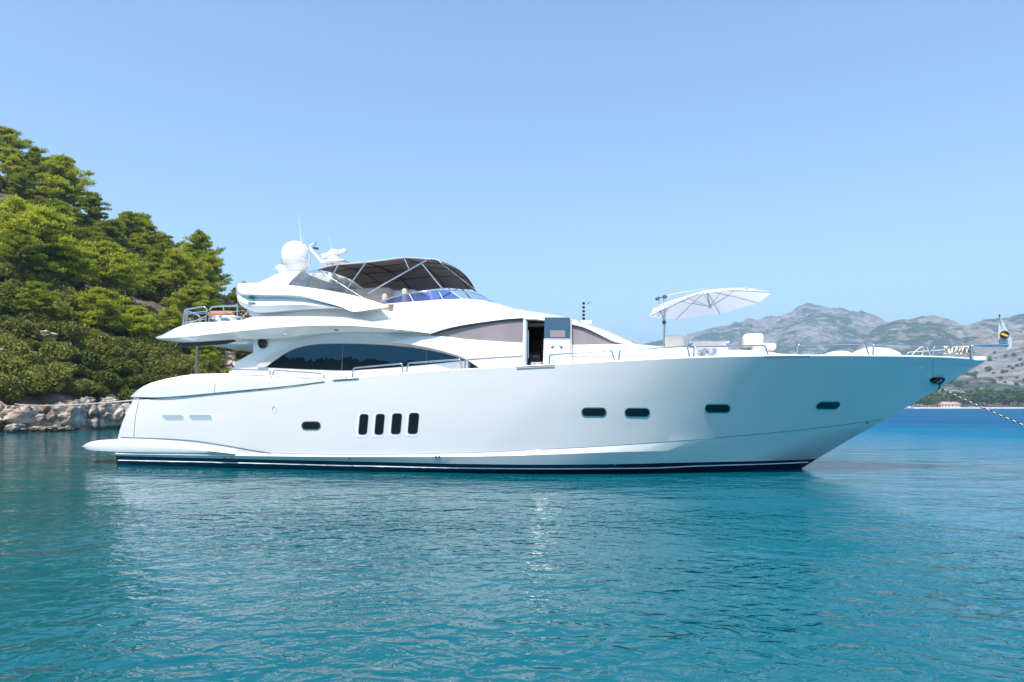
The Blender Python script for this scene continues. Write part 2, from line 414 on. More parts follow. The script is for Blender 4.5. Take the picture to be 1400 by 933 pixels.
# ---- swim platform
px_s = [112.3, 114, 118, 125, 135, 148, 165, 190, 228, 255, 280, 300, 320]
pt = C((112.3, 610.2), (118, 606.5), (128, 603.2), (148, 601.3), (165, 601), (228, 604), (280, 611.7), (320, 620))
pb = C((112.3, 611.2), (119, 615.3), (135, 616.8), (160, 617.8), (250, 619.5), (320, 621))
pw = C((112.3, 2.2), (118, 2.62), (128, 2.85), (148, 2.98), (165, 3.06), (228, 3.2), (320, 3.38))
top = [U(x, pt(x), pw(x)) for x in px_s]; bot = [U(x, pb(x), pw(x)) for x in px_s]
mid = [(a + b) / 2 + Vector((0, -.05, 0)) for a, b in zip(top, bot)]
tin = [Vector((p.x, p.y * .9, p.z + .01)) for p in top]; bin_ = [Vector((p.x + .1, p.y * .9, p.z - .01)) for p in bot]
rows_obj('swim_platform', [tin, top, mid, bot, bin_, mirrow(bin_), mirrow(bot), mirrow(mid), mirrow(top), mirrow(tin)], M['gel'], Y, closed_rows=True, angle=50)
PB = None

# ---- aft bulwark / coaming
pxs = [178.5, 182, 188, 196, 206, 218, 232, 250, 265, 290, 312, 340, 370, 400, 425, 443]
bt = C((178.5, 542), (190, 532), (205.5, 524), (223.5, 519), (244, 515), (264.6, 511.7), (311, 510.8), (370, 513), (443, 518.5))
bc = C((178.5, 542.2), (190, 536), (208, 528.5), (275, 524.2), (400, 520.3), (443, 520.2))
bb = C((178.5, 542.6), (206, 543.4), (272, 539.2), (294, 537), (400, 527), (443, 521.5))
bw = C((178.5, 2.7), (190, 2.95), (206, 3.06), (300, 3.29), (443, 3.45))
rA = [U(x, bb(x), bw(x) + .01) for x in pxs]; rB = [U(x, bc(x), bw(x) + .015) for x in pxs]; rC = [U(x, bt(x), bw(x) - .22) for x in pxs]
rD = [Vector((p.x, p.y + .35, p.z - .02)) for p in rC]; rE = [Vector((p.x, p.y, p.z - .5)) for p in rD]; rF = [Vector((p.x, p.y + .12, p.z - .05)) for p in rA]
ab = rows_obj('aft_bulwark', [rA, rB, rC, rD, rE, rF], M['gel'], Y, closed_rows=True, angle=20)
rows_obj('aft_bulwark', [mirrow(r) for r in (rA, rB, rC, rD, rE, rF)], M['gel'], Y, closed_rows=True, angle=20)
ABV = bvh_of(ab, hull)
drape('bulwark_seam', [(295, 519), (294.2, 527), (293, 537)], .008, M['seam'], bvh=ABV)
drape('bulwark_seam', [(318, 506), (309, 516), (305, 523)], .007, M['seam'], bvh=ABV)
# transom top / cockpit coaming across
tz = U(200, 527, 3.0)
box('cockpit_coaming', (tz.x + .5, 0, tz.z - .35), (.7, 5.2, .5), M['gel'], Y, bev=.12)
# ---- deck
dk = [sheer(x, -.12, 0) for x in [190 + (1338 - 190) * i / 60 for i in range(61)]]
dk = [Vector((p.x, min(p.y, 0), p.z - .12)) for p in dk]
rows_obj('deck', [dk, [Vector((p.x, 0, p.z + .03)) for p in dk], mirrow(dk)], M['gel'], Y)
# toe rail cap
bm = bmesh.new(); add_tube(bm, [sheer(x, -.03, -.3) for x in [444 + (1343 - 444) * i / 110 for i in range(111)]], .03, 8); bm_obj('toe_rail', bm, M['gel'], Y, angle=60)
bm = bmesh.new(); add_tube(bm, [mir(sheer(x, -.03, -.3)) for x in [184 + (1343 - 184) * i / 90 for i in range(91)]], .03, 6); bm_obj('toe_rail', bm, M['gel'], Y, angle=60)

# ---- flybridge deck with its aft overhang
ax = [214, 217, 222, 229, 237, 245, 253, 265, 280, 300, 318, 332, 344, 360, 380, 400, 425, 450, 475, 500, 520, 540, 560, 575, 589]
eT = C((214, 462.6), (223.6, 457), (235, 451), (253, 444.3), (261, 442), (300, 440), (330, 438), (344, 433.5), (460, 433), (500, 438), (540, 446), (589, 457.5))
eE = C((214, 463.2), (247, 461), (318, 454), (365, 449), (400, 446.6), (441, 445), (494, 446), (540, 449.7), (574, 453.5), (589, 457.8))
eF = C((214, 464), (247, 468), (290, 465.5), (318, 463.5), (360, 463.5), (398, 460.5), (448, 454.2), (494, 453), (540, 454.5), (589, 458.2))
eW = C((214, 2.2), (225, 2.75), (245, 3.0), (300, 3.1), (500, 3.1), (560, 2.95), (589, 2.78))
T_ = [U(x, eT(x), eW(x) - (.0 if x < 216 else .35)) for x in ax]; E_ = [U(x, eE(x), eW(x)) for x in ax]; F2 = [U(x, eF(x), eW(x) - (.1 if x < 216 else .32)) for x in ax]
TM = [(a + b) / 2 + Vector((0, -.06, .03)) for a, b in zip(T_, E_)]
Tc = [Vector((p.x, 0, p.z + .02)) for p in T_]; Uc = [Vector((p.x, 0, p.z + .03)) for p in F2]
fly = rows_obj('flybridge_deck', [Tc, T_, TM, E_, F2, Uc, mirrow(F2), mirrow(E_), mirrow(TM), mirrow(T_)], M['gel'], Y, closed_rows=True, angle=25)
FB = bvh_of(fly)
# dark awning cassette under the overhang, post
cas = [U(x, y, 2.55) for x, y in ((245, 468.2), (318, 463), (319, 465), (317, 467.2), (304, 470.5), (250, 474.6), (244, 473))]
plate('awning_cassette', cas, .14, M['dark'], Y)
plate('awning_cassette', [mir(p) for p in cas], .14, M['dark'], Y, (0, 1, 0))
tube('overhang_post', [U(270.2, 472, 2.5), U(268.6, 516, 2.5)], .045, M['chrome'], Y, 12)
tube('overhang_post', [mir(U(270.2, 472, 2.5)), mir(U(268.6, 516, 2.5))], .045, M['chrome'], Y, 12)
for q in ((391, 456.5), (461, 451.5), (550, 453), (332, 464.6), (333, 475.5), (388.5, 456.2), (458.6, 451.2), (547.6, 452.8)):
    p, n = on(FB, *q, .004)
    if p is not None: lathe('downlight', [(.035, -.01), (.035, .006), (.02, .008)], p, M['chrome'], Y, 10, n)
# ---- salon wall
SW = lambda x, y, o=0: UT(x, y, 2.52 + o, .02, 3.2)
wall = [(346.5, 455), (346.3, 482), (334, 489), (321.4, 495.8), (322.6, 500), (317, 504.5), (313.5, 508), (313.5, 518), (400, 520), (500, 519), (640, 512), (640, 480), (600, 461), (589, 452), (540, 448), (448, 449), (398, 452)]
plate('salon_wall', [SW(*q) for q in wall], .3, M['gel'], Y)
plate('salon_wall', [mir(SW(*q)) for q in wall], .3, M['gel'], Y, (0, 1, 0))
gl = [(362.5, 502.5), (371, 497), (381, 490), (391, 483.6), (403, 477.7), (420, 473.3), (437, 471.2), (465, 470.6), (494, 471), (530, 472.6), (563, 475.6), (588, 479.6), (608.6, 484), (624, 488.3), (638, 493), (610, 496), (583, 498.8), (551, 501.6), (510, 504.6), (482, 506.6), (467, 506.7), (420, 505.2)]
sg = plate('salon_window', [SW(*q, .012) for q in gl], .03, M['glass'], Y)
for xa, ya, xb, yb in ((469.3, 471, 467.3, 506.4), (583.2, 478.8, 582.4, 498.6)):
    tube('mullion', [SW(xa, ya, .012), SW(xb, yb, .012)], .008, M['seam'], sg, 6)
trO = C((352, 499.5), (366, 491), (380, 482.6), (397, 474.5), (414, 469.3), (440, 466.5), (470, 466), (528, 467), (560, 470.5), (586, 475), (612, 481.5), (633, 486.5), (668, 489.3))
trI = C((352, 503), (362.5, 502.5), (371, 496.8), (381, 489.8), (391, 483.3), (403, 477.3), (420, 472.8), (437, 470.6), (465, 470), (494, 470.4), (530, 472), (563, 475), (588, 479), (608.6, 483.5), (624, 487.8), (638, 492.3), (668, 490))
trx = [352 + (668 - 352) * i / 70 for i in range(71)]
a = [SW(x, trO(x), .015) for x in trx]; b = [SW(x, trI(x), .02) for x in trx]
a2 = [p + Vector((0, -.05, 0)) for p in a]; b2 = [p + Vector((0, -.035, 0)) for p in b]
M['trim'] = mat('pale_stone_trim', (.58, .56, .53), .3, coat=.3)
rows_obj('window_trim', [a, a2, b2, b], M['trim'], Y, closed_rows=True, angle=40)
# round speaker grille on the wing
gp = SW(359.6, 469.5, .01)
lathe('speaker_grille', [(.155, -.02), (.155, .02), (.14, .03), (.0, .03)], gp, M['blackmetal'], Y, 28, (0, -1, .14))
bm = bmesh.new(); add_tube(bm, [gp + Vector((.155 * math.cos(k * math.pi / 12), -.03, .155 * math.sin(k * math.pi / 12))) for k in range(25)], .01, 6); bm_obj('grille_ring', bm, M['chrome'], Y)

# ---- flybridge coaming and arch
cx = [322.3, 323, 325, 329, 334, 340, 348, 356, 366, 376, 386, 396, 408, 420, 432, 444, 456, 468, 478, 484, 495, 507, 519, 527, 531]
cT = C((322.3, 397), (323, 392), (325, 388.6), (329, 387), (353, 387), (362, 385), (372, 386), (386, 388.5), (394, 389.8), (412.5, 391.9), (448.6, 397.2), (492, 406), (515, 413), (531, 419))
gU = C((322.3, 398), (334, 402), (357, 403), (406, 404), (440, 412.6), (468, 420.5), (481, 426.3), (484, 426.6), (507, 423.5), (531, 419.5))
gL = C((322.3, 398.3), (329, 404), (346, 407.3), (377, 406.8), (406, 408.8), (440, 414), (468, 421.4), (481, 426.8), (531, 419.6))
cL = C((322.3, 398.6), (325, 412), (336.7, 422.4), (353, 427.6), (412, 423.2), (460, 421.4), (470, 422.4), (481, 427.2), (531, 419.8))
cx = sorted(set(cx + [411, 412.6, 336.7, 353, 374, 393]))
inward = C((322.3, .0), (326, .25), (340, .4), (500, .4), (525, .15), (531, .02))
cW = C((322.3, 2.35), (326, 2.72), (345, 2.85), (500, 2.92), (531, 2.86))
q0 = [U(x, cT(x), cW(x) - inward(x) * 1.5) for x in cx]
q1 = [U(x, cT(x) + .2, cW(x) - inward(x)) for x in cx]
q2 = [U(x, cT(x) * .45 + gU(x) * .55, cW(x) - inward(x) * .3) for x in cx]
q3 = [U(x, gU(x), cW(x)) for x in cx]
q4 = [U(x, gL(x), cW(x) - inward(x) * .42) for x in cx]
q5 = [U(x, gL(x) * .45 + cL(x) * .55, cW(x) - inward(x) * .12) for x in cx]
q6 = [U(x, cL(x), cW(x) - inward(x) * .3) for x in cx]
q7 = [Vector((p.x, -(cW(x) - inward(x) * 1.5), p.z + .03)) for p, x in zip(q6, cx)]
for mm in (0, 1):
    rows = [q0, q1, q2, q3, q4, q5, q6, q7]
    if mm: rows = [mirrow(r) for r in rows]
    co = rows_obj('flybridge_coaming', rows, M['gel'], Y, closed_rows=True, angle=24)
    if mm == 0: CB = bvh_of(co)
fo = [(353, 387), (364, 381.5), (374.4, 376.7), (386, 372.3), (393, 370.8), (411.3, 370.8), (405, 377), (399, 383), (394, 390), (385, 391), (370, 391), (350, 391)]
fi = [(329, 388.5), (353, 388.3), (374.4, 378), (393, 371.4), (410, 371.4), (398, 380), (385, 385), (350, 394), (330, 396)]
f_ = [U(x, y, 2.46) for x, y in fo]
for s in (0, 1):
    plate('arch_fin', [mir(p) for p in f_] if s else f_, .5, M['gel'], Y, (0, 1 if s else -1, 0))
pf = [Vector((p.x, -2.3, p.z)) for p in (U(x, y, 2.4) for x, y in fi)]
plate('radar_arch', pf, 4.6, M['gel'], Y)
# neck under the coaming
nx = [338, 344, 353, 380, 410, 440, 470, 500, 520, 538]
nT = C((338, 422), (353, 425), (412, 421), (470, 420), (538, 426)); nB = C((338, 426), (347, 434), (400, 436), (500, 440), (538, 434))
nt_ = [U(x, nT(x), 2.42) for x in nx]; nb_ = [U(x, nB(x), 2.5) for x in nx]
for s in (0, 1):
    rws = [nt_, nb_, [p + Vector((0, .2, 0)) for p in nb_], [p + Vector((0, .2, 0)) for p in nt_]]
    if s: rws = [mirrow(r) for r in rws]
    rows_obj('flybridge_side', rws, M['gel'], Y, closed_rows=True)
# navigation light
nl = surf_plate('navigation_light', rr(341.2, 407.6, 347.6, 414, 1.2), .05, .08, M['teal'], bvh=CB)
surf_plate('light_base', [(340, 414), (349, 414), (350, 415.2), (339.5, 415.2)], .07, .1, M['grey'], nl, bvh=CB)

# ---- wheelhouse: shoulder/roof
bx = [490, 500, 510, 520, 530, 536, 538.5, 545, 555, 565, 576, 589, 600, 615, 630, 645, 660, 675, 690, 702, 715.4, 719.6, 730, 744, 760, 780, 795, 808, 821, 834, 845, 858, 871, 890, 909]
sY = C((490, 440.5), (520, 434), (536, 430.2), (538.5, 416.5), (545, 415), (576, 412.5), (615, 410.4), (636, 409.8), (652, 410.2), (663, 411.6), (684, 416.5), (699, 421.2), (744, 428), (778.6, 434.5), (806, 444), (834, 454), (858, 465), (871, 470.6), (909, 473.8))
sW = C((490, 2.4), (536, 2.35), (576, 2.2), (660, 2.05), (744, 1.9), (834, 1.7), (909, 1.5))
tY = C((490, 446.3), (540, 450.2), (574, 454), (589, 456.2), (600, 452.3), (624, 446.2), (667, 439.6), (697, 436), (715.4, 435), (744, 437), (780, 443.5), (797, 447.5), (821, 458.5), (845, 469.2), (871, 472), (909, 474.4))
tW = C((490, 3.12), (540, 3.05), (589, 2.82), (650, 2.76), (744, 2.7), (800, 2.6), (845, 2.45), (909, 2.2))
B1 = [U(x, sY(x), sW(x)) for x in bx]; B3 = [U(x, tY(x), tW(x)) for x in bx]
B2 = [U(x, sY(x) * .42 + tY(x) * .58, sW(x) * .32 + tW(x) * .68 + .05) for x in bx]
B0 = [Vector((p.x, 0, p.z + .02)) for p in B1]
B4 = [Vector((p.x, p.y + .28, p.z + .0)) for p in B3]
wr = rows_obj('wheelhouse_roof', [B4, B3, B2, B1, B0, mirrow(B1), mirrow(B2), mirrow(B3), mirrow(B4)], M['gel'], Y, angle=30)
# wheelhouse lower side (door opening left out)
dxl, dxr = 719.6, 744.2
lx = sorted(set([530, 538, 548, 560, 575, 589, 605, 625, 634, 646, 668, 690, 705, 715.4, dxl, dxr, 760, 780, 800, 820, 845, 871, 890, 909, 930, 945]))
lT = C((530, 467.4), (560, 463), (589, 459.4), (645.7, 464.7), (715.4, 469), (780, 471.8), (845, 470.8), (871, 472), (909, 474.4), (945, 476))
lB = C((530, 468.2), (560, 471), (586, 475.5), (612, 482), (634, 489), (650, 500), (668, 511), (758, 510), (945, 498))
lW = C((530, 2.66), (560, 2.72), (650, 2.74), (744, 2.7), (845, 2.48), (945, 2.2))
L0 = [U(x, lT(x), lW(x) - .02) for x in lx]; L1 = [U(x, lT(x) * .6 + lB(x) * .4, lW(x) + .03) for x in lx]; L2 = [U(x, lB(x), lW(x) + .05) for x in lx]
Li0 = [p + Vector((0, .12, 0)) for p in L0]; Li2 = [p + Vector((0, .12, 0)) for p in L2]
kd = lx.index(dxl)
ls = rows_obj('wheelhouse_side', [L0, L1, L2, Li2, Li0], M['gel'], Y, closed_rows=True, skip=lambda j, i: i == kd, angle=30)
rows_obj('wheelhouse_side', [mirrow(r) for r in (L0, L1, L2)], M['gel'], Y)
rows_obj('wheelhouse_front', [[L0[-1], L0[-1] + Vector((.01, 0, 0))], [mir(L0[-1]), mir(L0[-1]) + Vector((.01, 0, 0))]], M['gel'], Y)
# side windows with mauve covers and dark upper track
def cover(x0, x1, xs, topf, trackf, botf):
    P_ = lambda x, y, o: U(x, y, (lW(x) if True else 0) - .06 + o)
    xs = [x0 + (x1 - x0) * i / 30 for i in range(31)]
    a = [P_(x, topf(x) - .8, 0) for x in xs]; b = [P_(x, botf(x) + .5, 0) for x in xs]
    w_ = rows_obj('side_window', [a, b, [p + Vector((0, .05, 0)) for p in b], [p + Vector((0, .05, 0)) for p in a]], M['curtain'], Y, closed_rows=True)
    a = [P_(x, topf(x) - .8, .02) for x in xs]; b = [P_(x, trackf(x), .02) for x in xs]
    rows_obj('window_track', [a, b, [p + Vector((0, .02, 0)) for p in b], [p + Vector((0, .02, 0)) for p in a]], M['curtainband'], w_, closed_rows=True)
cover(589, 717, None, tY, C((589, 457.8), (600, 455), (624, 449.8), (667, 442.3), (697, 439), (717, 438)), lT)
cover(780.5, 846, None, tY, C((780, 446.2), (797, 449.6), (821, 460), (846, 470.3)), lT)
# door frame, sliding door, interior
def PW(x, y, o=0): return U(x, y, lW(x) + o)
fr = bmesh.new()
add_tube(fr, [PW(717.6, 437, .02), PW(716.6, 502, .08)], .05, 8)
dfm = bm_obj('door_frame', fr, M['gel'], Y, angle=60)
tube('door_jamb', [PW(720.5, 440, .05), PW(720, 501, .1)], .02, M['chrome'], dfm, 8)
tube('door_jamb', [PW(722.5, 452, .07), PW(722.3, 490, .1)], .012, M['chrome'], dfm, 8)
tube('door_header', [PW(716, 436.6, .04), PW(732, 436.4, .04), PW(745.5, 438.2, .04)], .035, M['trim'], dfm, 8)
do = .11
door = plate('side_door', [PW(x, y, do) for x, y in ((743.6, 463.3), (779.2, 463.8), (779.8, 500), (742.2, 501))], .04, M['gel'], Y)
dg = plate('glass', [PW(x, y, do + .004) for x, y in ((744.6, 434), (779, 434.4), (779.2, 463.6), (743.8, 463.1))], .03, M['doorglass'], door)
plate('glass_reveal', [PW(x, y, do + .008) for x, y in ((752, 451.8), (772.5, 452), (772.6, 461.2), (752, 461))], .03, M['curtain'], door)
plate('glass_edge', [PW(x, y, do + .008) for x, y in ((744.4, 462.8), (779.2, 463.2), (779.2, 464.2), (744.4, 463.8))], .03, M['trim'], door)
plate('door_fold', [PW(x, y, do + .006) for x, y in ((743, 486.2), (779.6, 486.4), (779.7, 488.6), (742.8, 488.8))], .03, M['trim'], door)
emt = [None]
for s in (-1, 1):
    em = bmesh.new()
    pts = [(761.3 + s * 2.3, 472.3), (761.3 + s * 5.6, 473.3), (761.3 + s * 9, 474.9), (761.3 + s * 7, 475.8), (761.3 + s * 4, 477.4), (761.3 + s * 5.4, 475.6), (761.3 + s * 4.6, 474.2)]
    vs = [em.verts.new(PW(x, y, do + .008)) for x, y in pts]; em.faces.new(vs if s > 0 else vs[::-1])
    bmesh.ops.solidify(em, geom=list(em.faces), thickness=.006)
    bm_obj('emblem', em, M['logo'], door, smooth=False)
tube('door_post', [PW(780.4, 434.5, .03), PW(781, 500, .1)], .028, M['grey'], Y, 8)
drape_l = [(634, 490.6), (672, 489), (716, 487)]
tube('fold_line', [PW(x, y, .03) for x, y in ((636, 490.2), (672, 488.7), (716, 487.4))], .022, M['grey'], Y, 6)
tube('fold_line', [PW(x, y, .03) for x, y in ((781, 487.4), (840, 486.2), (944, 484.4))], .022, M['trim'], Y, 6)
# interior box (open towards the doorway)
pa = PW(dxl, 436, 0); pb_ = PW(dxr, 436, 0); pc = PW(dxl, 507, 0)
zt, zb, xa, xb, yn = pa.z - .03, pc.z, pa.x - .9, pb_.x + .25, pa.y + .2
bm = bmesh.new(); vs = [bm.verts.new(v) for v in ((xa, yn, zb), (xb, yn, zb), (xb, yn + 2.4, zb), (xa, yn + 2.4, zb), (xa, yn, zt), (xb, yn, zt), (xb, yn + 2.4, zt), (xa, yn + 2.4, zt))]
for f in ((0, 1, 2, 3), (4, 7, 6, 5), (2, 3, 7, 6), (0, 3, 7, 4), (1, 2, 6, 5)): bm.faces.new([vs[i] for i in f])
ci = bm_obj('cabin_interior', bm, M['wood'], Y, smooth=False)
box('ceiling_panel', ((xa + xb) / 2 + .1, yn + .7, zt - .04), (.9, .5, .04), M['cream'], ci)
box('cabinet', ((xa + xb) / 2 + .3, yn + 1.6, zb + .5), (.9, .6, .9), M['wood'], ci, bev=.02)
box('helm_chair', (xa + .95, yn + .6, zb + .28), (.5, .5, .5), M['dark'], ci, bev=.08)
box('wood_step', (PW(739, 495).x, yn + .25, PW(739, 495.2).z), (.22, .2, .05), M['orange'], ci, bev=.01)
for q in (728, 733.5, 738):
    p = PW(q, 498.6, -.1); lathe('cup', [(.035, 0), (.05, .06), (.07, .075), (.05, .078)], (p.x, p.y, p.z - .02), M['gel'], ci, 14)
tube('sill_plate', [sheer(706, .03, -.1), sheer(758, .03, .1)], .012, M['chrome'], Y, 6)

# ---- windscreen of the flybridge
def wsrow(pts, k=40):
    fx = pchip(range(len(pts)), [p[0] for p in pts]); fy = pchip(range(len(pts)), [p[1] for p in pts]); fw = pchip(range(len(pts)), [p[2] for p in pts])
    return [U(fx(t), fy(t), fw(t)) for t in [i * (len(pts) - 1) / k for i in range(k + 1)]]
base = [(526, 416.6, 2.2), (551, 414.4, 2.2), (577, 412.6, 2.15), (607, 410.6, 2.05), (636, 409.6, 1.8), (655, 411, 1.4), (672, 414.5, .8), (684, 417.5, 0)]
topw = [(519.5, 413.2, 2.15), (540, 405.8, 2.1), (574, 399.6, 2.05), (600, 397.9, 1.9), (618, 397.9, 1.7), (640, 399.5, 1.3), (655, 403.5, .7), (663, 406.5, 0)]
bR = wsrow(base); tR = wsrow(topw)
kk = 23
ws = rows_obj('windscreen', [bR[:kk], tR[:kk]], M['blueglass'], Y)
rows_obj('clear_pane', [bR[kk - 1:], tR[kk - 1:]], M['clearglass'], ws)
rows_obj('clear_pane', [mirrow(bR), mirrow(tR)], M['clearglass'], ws)
tube('windscreen_frame', tR + mirrow(tR)[::-1][1:], .022, M['chrome'], ws, 8)
tube('windscreen_frame', bR, .016, M['gel'], ws, 6)
for i in (kk - 1, 17, 9): tube('windscreen_mullion', [bR[i], tR[i]], .012, M['trim'], ws, 6)
# side screen by the arch
scr = [(394.3, 390), (411.3, 372.3), (433.7, 369), (463, 387), (492, 405.8), (470, 401.8), (448.6, 397.2), (420, 392.6)]
ss = plate('side_screen', [U(x, y, 2.45) for x, y in scr], .01, M['clearglass'], Y)
tube('screen_frame', [U(x, y, 2.46) for x, y in ((434, 369), (463, 387), (497, 408))], .012, M['chrome'], ss, 6)
tube('screen_stay', [U(429, 374, 2.4), U(419.5, 392, 2.4)], .01, M['chrome'], ss, 6)
# seats and console on the flybridge
def seat(name, px, py, wv, s, m):
    p = U(px, py, wv); return box(name, p, s, M[m], Y, bev=.08)
seat('flybridge_seat', 430, 398, -.6, (2.0, 1.6, .9), 'beige')
seat('flybridge_seat', 463, 401, -.9, (1.2, 1.2, .8), 'beige')
seat('flybridge_seat', 512, 414, .6, (1.5, 1.4, .7), 'beige')
seat('helm_console', 560, 414, .2, (.9, 1.4, .6), 'gel')
seat('helm_seat', 556, 407, 1.3, (.16, .5, .5), 'beige'); seat('helm_seat', 529, 412, 1.3, (.16, .5, .4), 'beige')
# ---- bimini
bn = [(434, 368.3), (448, 364.5), (462, 362), (481, 360.3), (500, 358.9), (526, 355.6), (552.6, 352.3), (568, 353), (583, 354.4), (590, 354.2), (596, 354.8), (600, 356.4), (603, 359.5)]
BW = 1.95
near = [U(x, y, BW) for x, y in bn]
brows = []
for j in range(17):
    s = 1 - j / 8; brows.append([Vector((p.x + (.04 * (1 - s * s) * max(0, i - 8) / 4), -BW * s, p.z + .12 * (1 - s * s) - (.2 * s * s if s < 0 else 0))) for i, p in enumerate(near)])
bim = rows_obj('bimini_canopy', brows, M['bimini'], Y, angle=60, solid=.015)
tube('canopy_hem', [p + Vector((0, 0, .0)) for p in near], .02, M['canvas'], bim, 6)
for i in (2, 4, 6, 9, 11):
    tube('canopy_batten', [r[i] - Vector((0, 0, .025)) for r in brows], .018, M['biminiseam'], bim, 6)
for j in (4, 8, 12): tube('canopy_batten', [p - Vector((0, 0, .022)) for p in brows[j]], .012, M['biminiseam'], bim, 5)
for a_, b_ in (((462, 362.6), (451.5, 384)), ((500, 359.6), (472, 398)), ((583.6, 355.6), (503, 401)), ((577, 361), (607, 397.6)), ((552.6, 353.2), (559, 367.5))):
    for s in (1, -1):
        p, q = U(*a_, BW + .02), U(*b_, BW + .12)
        if a_[0] == 552.6: q = U(*b_, BW + .05)
        if s < 0: p, q = mir(p), mir(q)
        tube('bimini_pole', [p, q], .022, M['chrome'], Y, 8)
tube('bimini_stay', [U(597, 355, BW), U(662, 406, .9)], .008, M['chrome'], Y, 5)
tube('bimini_stay', [U(434, 368.4, BW), U(494, 406, 2.3)], .01, M['chrome'], Y, 5)

# ---- domes, antennas, radar
def mpp(px, wv): return (U(px + 1, 500, wv) - U(px, 500, wv)).length
s_ = mpp(404, 0) * .98
c = U(404.6, 371.5, 0)
lathe('satellite_dome', [(10 * s_, -.1), (10 * s_, 0), (12 * s_, 1 * s_), (18 * s_, 11 * s_), (18.4 * s_, 22 * s_), (17 * s_, 28 * s_), (13.5 * s_, 33.5 * s_), (8.5 * s_, 37 * s_), (3.5 * s_, 38.4 * s_), (0, 38.7 * s_)], c, M['gel'], Y, 40)
lathe('dome_seam', [(18.25 * s_, 12.4 * s_), (18.5 * s_, 12.7 * s_), (18.25 * s_, 13 * s_)], c, M['gel'], Y, 40)
c = U(384.5, 371.4, .9)
lathe('small_dome', [(3 * s_, -.06), (5 * s_, .0), (7.5 * s_, 2.5 * s_), (7.3 * s_, 5 * s_), (4 * s_, 7.6 * s_), (0, 8.2 * s_)], c, M['gel'], Y, 24)
tube('antenna', [U(413, 345, .2), U(412.4, 334, .2), U(410.2, 310, .2), U(408.2, 291, .2)], [.02, .014, .009, .004], M['gel'], Y, 6)
tube('antenna', [U(422.8, 346, .5), U(422.4, 364, .5)], .012, M['gel'], Y, 6)
tube('antenna', [U(454.5, 350, .3), U(452.6, 335, .3), U(449.2, 320, .3)], [.012, .008, .004], M['gel'], Y, 6)
mast = tube('radar_mast', [U(452, 384, .2), U(452, 358, .2)], .07, M['gel'], Y, 10)
p = U(458, 358.6, .2); box('mast_platform', p, (.85, .5, .07), M['gel'], mast, bev=.025)
p = U(456.5, 357, .2)
rd = lathe('radar', [(.12, 0), (.2, .03), (.2, .1), (.13, .15), (.17, .2), (.17, .3), (.1, .36), (.0, .37)], p, M['gel'], Y, 24)
p = U(456.5, 347, .2)
box('radar_scanner', p, (.82, .16, .13), M['gel'], rd, rot=Matrix.Rotation(R(12), 3, 'Z') @ Matrix.Rotation(R(-13), 3, 'Y'), bev=.03)
tube('camera_arm', [U(447, 361, .2), U(441.5, 360.5, .2), U(434, 351.5, .2), U(426.4, 343.4, .2), U(424.6, 338.6, .2), U(425.4, 335.6, .2), U(428.4, 334.2, .2)], .045, M['gel'], Y, 10)
p = U(431.5, 339.6, .2)
box('camera_head', p, (.16, .14, .07), M['bracket'], Y, rot=Matrix.Rotation(R(12), 3, 'Y'), bev=.02)
tube('wind_sensor', [U(430.6, 337, .2), U(432.6, 330.4, .2)], .01, M['bracket'], Y, 6)
# forward mast with fishing-line-thin ladder lights
lm = tube('signal_mast', [U(797.6, 441, 0), U(797.8, 414, 0)], .013, M['gel'], Y, 6)
for k, yy in enumerate((415, 420.5, 426, 431, 436)):
    p = U(797.9, yy, 0); lathe('mast_light', [(.035, -.035), (.045, 0), (.035, .035)], p, M['blackmetal'], lm, 10)
tube('wind_vane', [U(803, 416.5, 0), U(806.5, 412.8, 0)], .012, M['bracket'], Y, 5)
box('mast_foot', U(802, 441.4, 0), (.35, .3, .1), M['gel'], Y, bev=.03)
tube('windscreen_rail', [U(x, y, 1.2) for x, y in ((812, 446), (826, 449), (845, 456.5), (860, 463), (872, 469))], .018, M['alu'], Y, 6)

# ---- foredeck house, seats, table, covers
gx = [905, 915, 930, 945, 951, 965, 980, 994, 999, 1010, 1022, 1035, 1046, 1054, 1066, 1085, 1105, 1130]
gY = C((905, 473.8), (943, 475.6), (951, 476.4), (994, 478.5), (1010, 478.6), (1035, 479.4), (1046, 480.2), (1066, 483.6), (1105, 485.6), (1130, 486.8))
gW = C((905, 2.2), (1000, 2.0), (1066, 1.6), (1130, 1.1))
g1 = [U(x, gY(x), gW(x) - .12) for x in gx]; g2 = [U(x, gY(x) + 2.5, gW(x)) for x in gx]; g3 = [U(x, 497, gW(x) + .03) for x in gx]
rows_obj('foredeck_house', [g3, g2, g1, mirrow(g1), mirrow(g2), mirrow(g3)], M['gel'], Y, closed_rows=True, angle=30)
M['mosaic'] = mat('floral_cushion', (.5, .45, .5), .8)
_m = M['mosaic']; _v = N(_m, 'ShaderNodeTexVoronoi', Scale=14.0); _c = N(_m, 'ShaderNodeTexCoord'); L(_m, _c.outputs['Object'], _v.inputs['Vector'])
_r = ramp(_m, [(0, (.13, .16, .25)), (.3, (.42, .41, .45)), (.5, (.2, .24, .32)), (.7, (.36, .3, .27)), (.85, (.5, .47, .46))], 'CONSTANT'); L(_m, _v.outputs['Color'], _r.inputs[0]); L(_m, _r.outputs[0], bsdf(_m).inputs['Base Color'])
pl = plate('bench_end', [U(x, y, 2.12) for x, y in ((949.5, 475.4), (995, 475.4), (995, 489.5), (949.5, 490))], .5, M['gel'], Y)
plate('floral_panel', [U(x, y, 2.14) for x, y in ((952, 476.3), (981, 476.3), (981, 489.5), (952, 490))], .03, M['mosaic'], pl)
plate('leather_panel', [U(x, y, 2.14) for x, y in ((982.5, 476.3), (993.5, 476.3), (993.5, 489), (982.5, 489.2))], .03, M['beige'], pl)
a = seat('foredeck_seat', 921.5, 468.5, .4, (.52, 1.1, .36), 'cream')
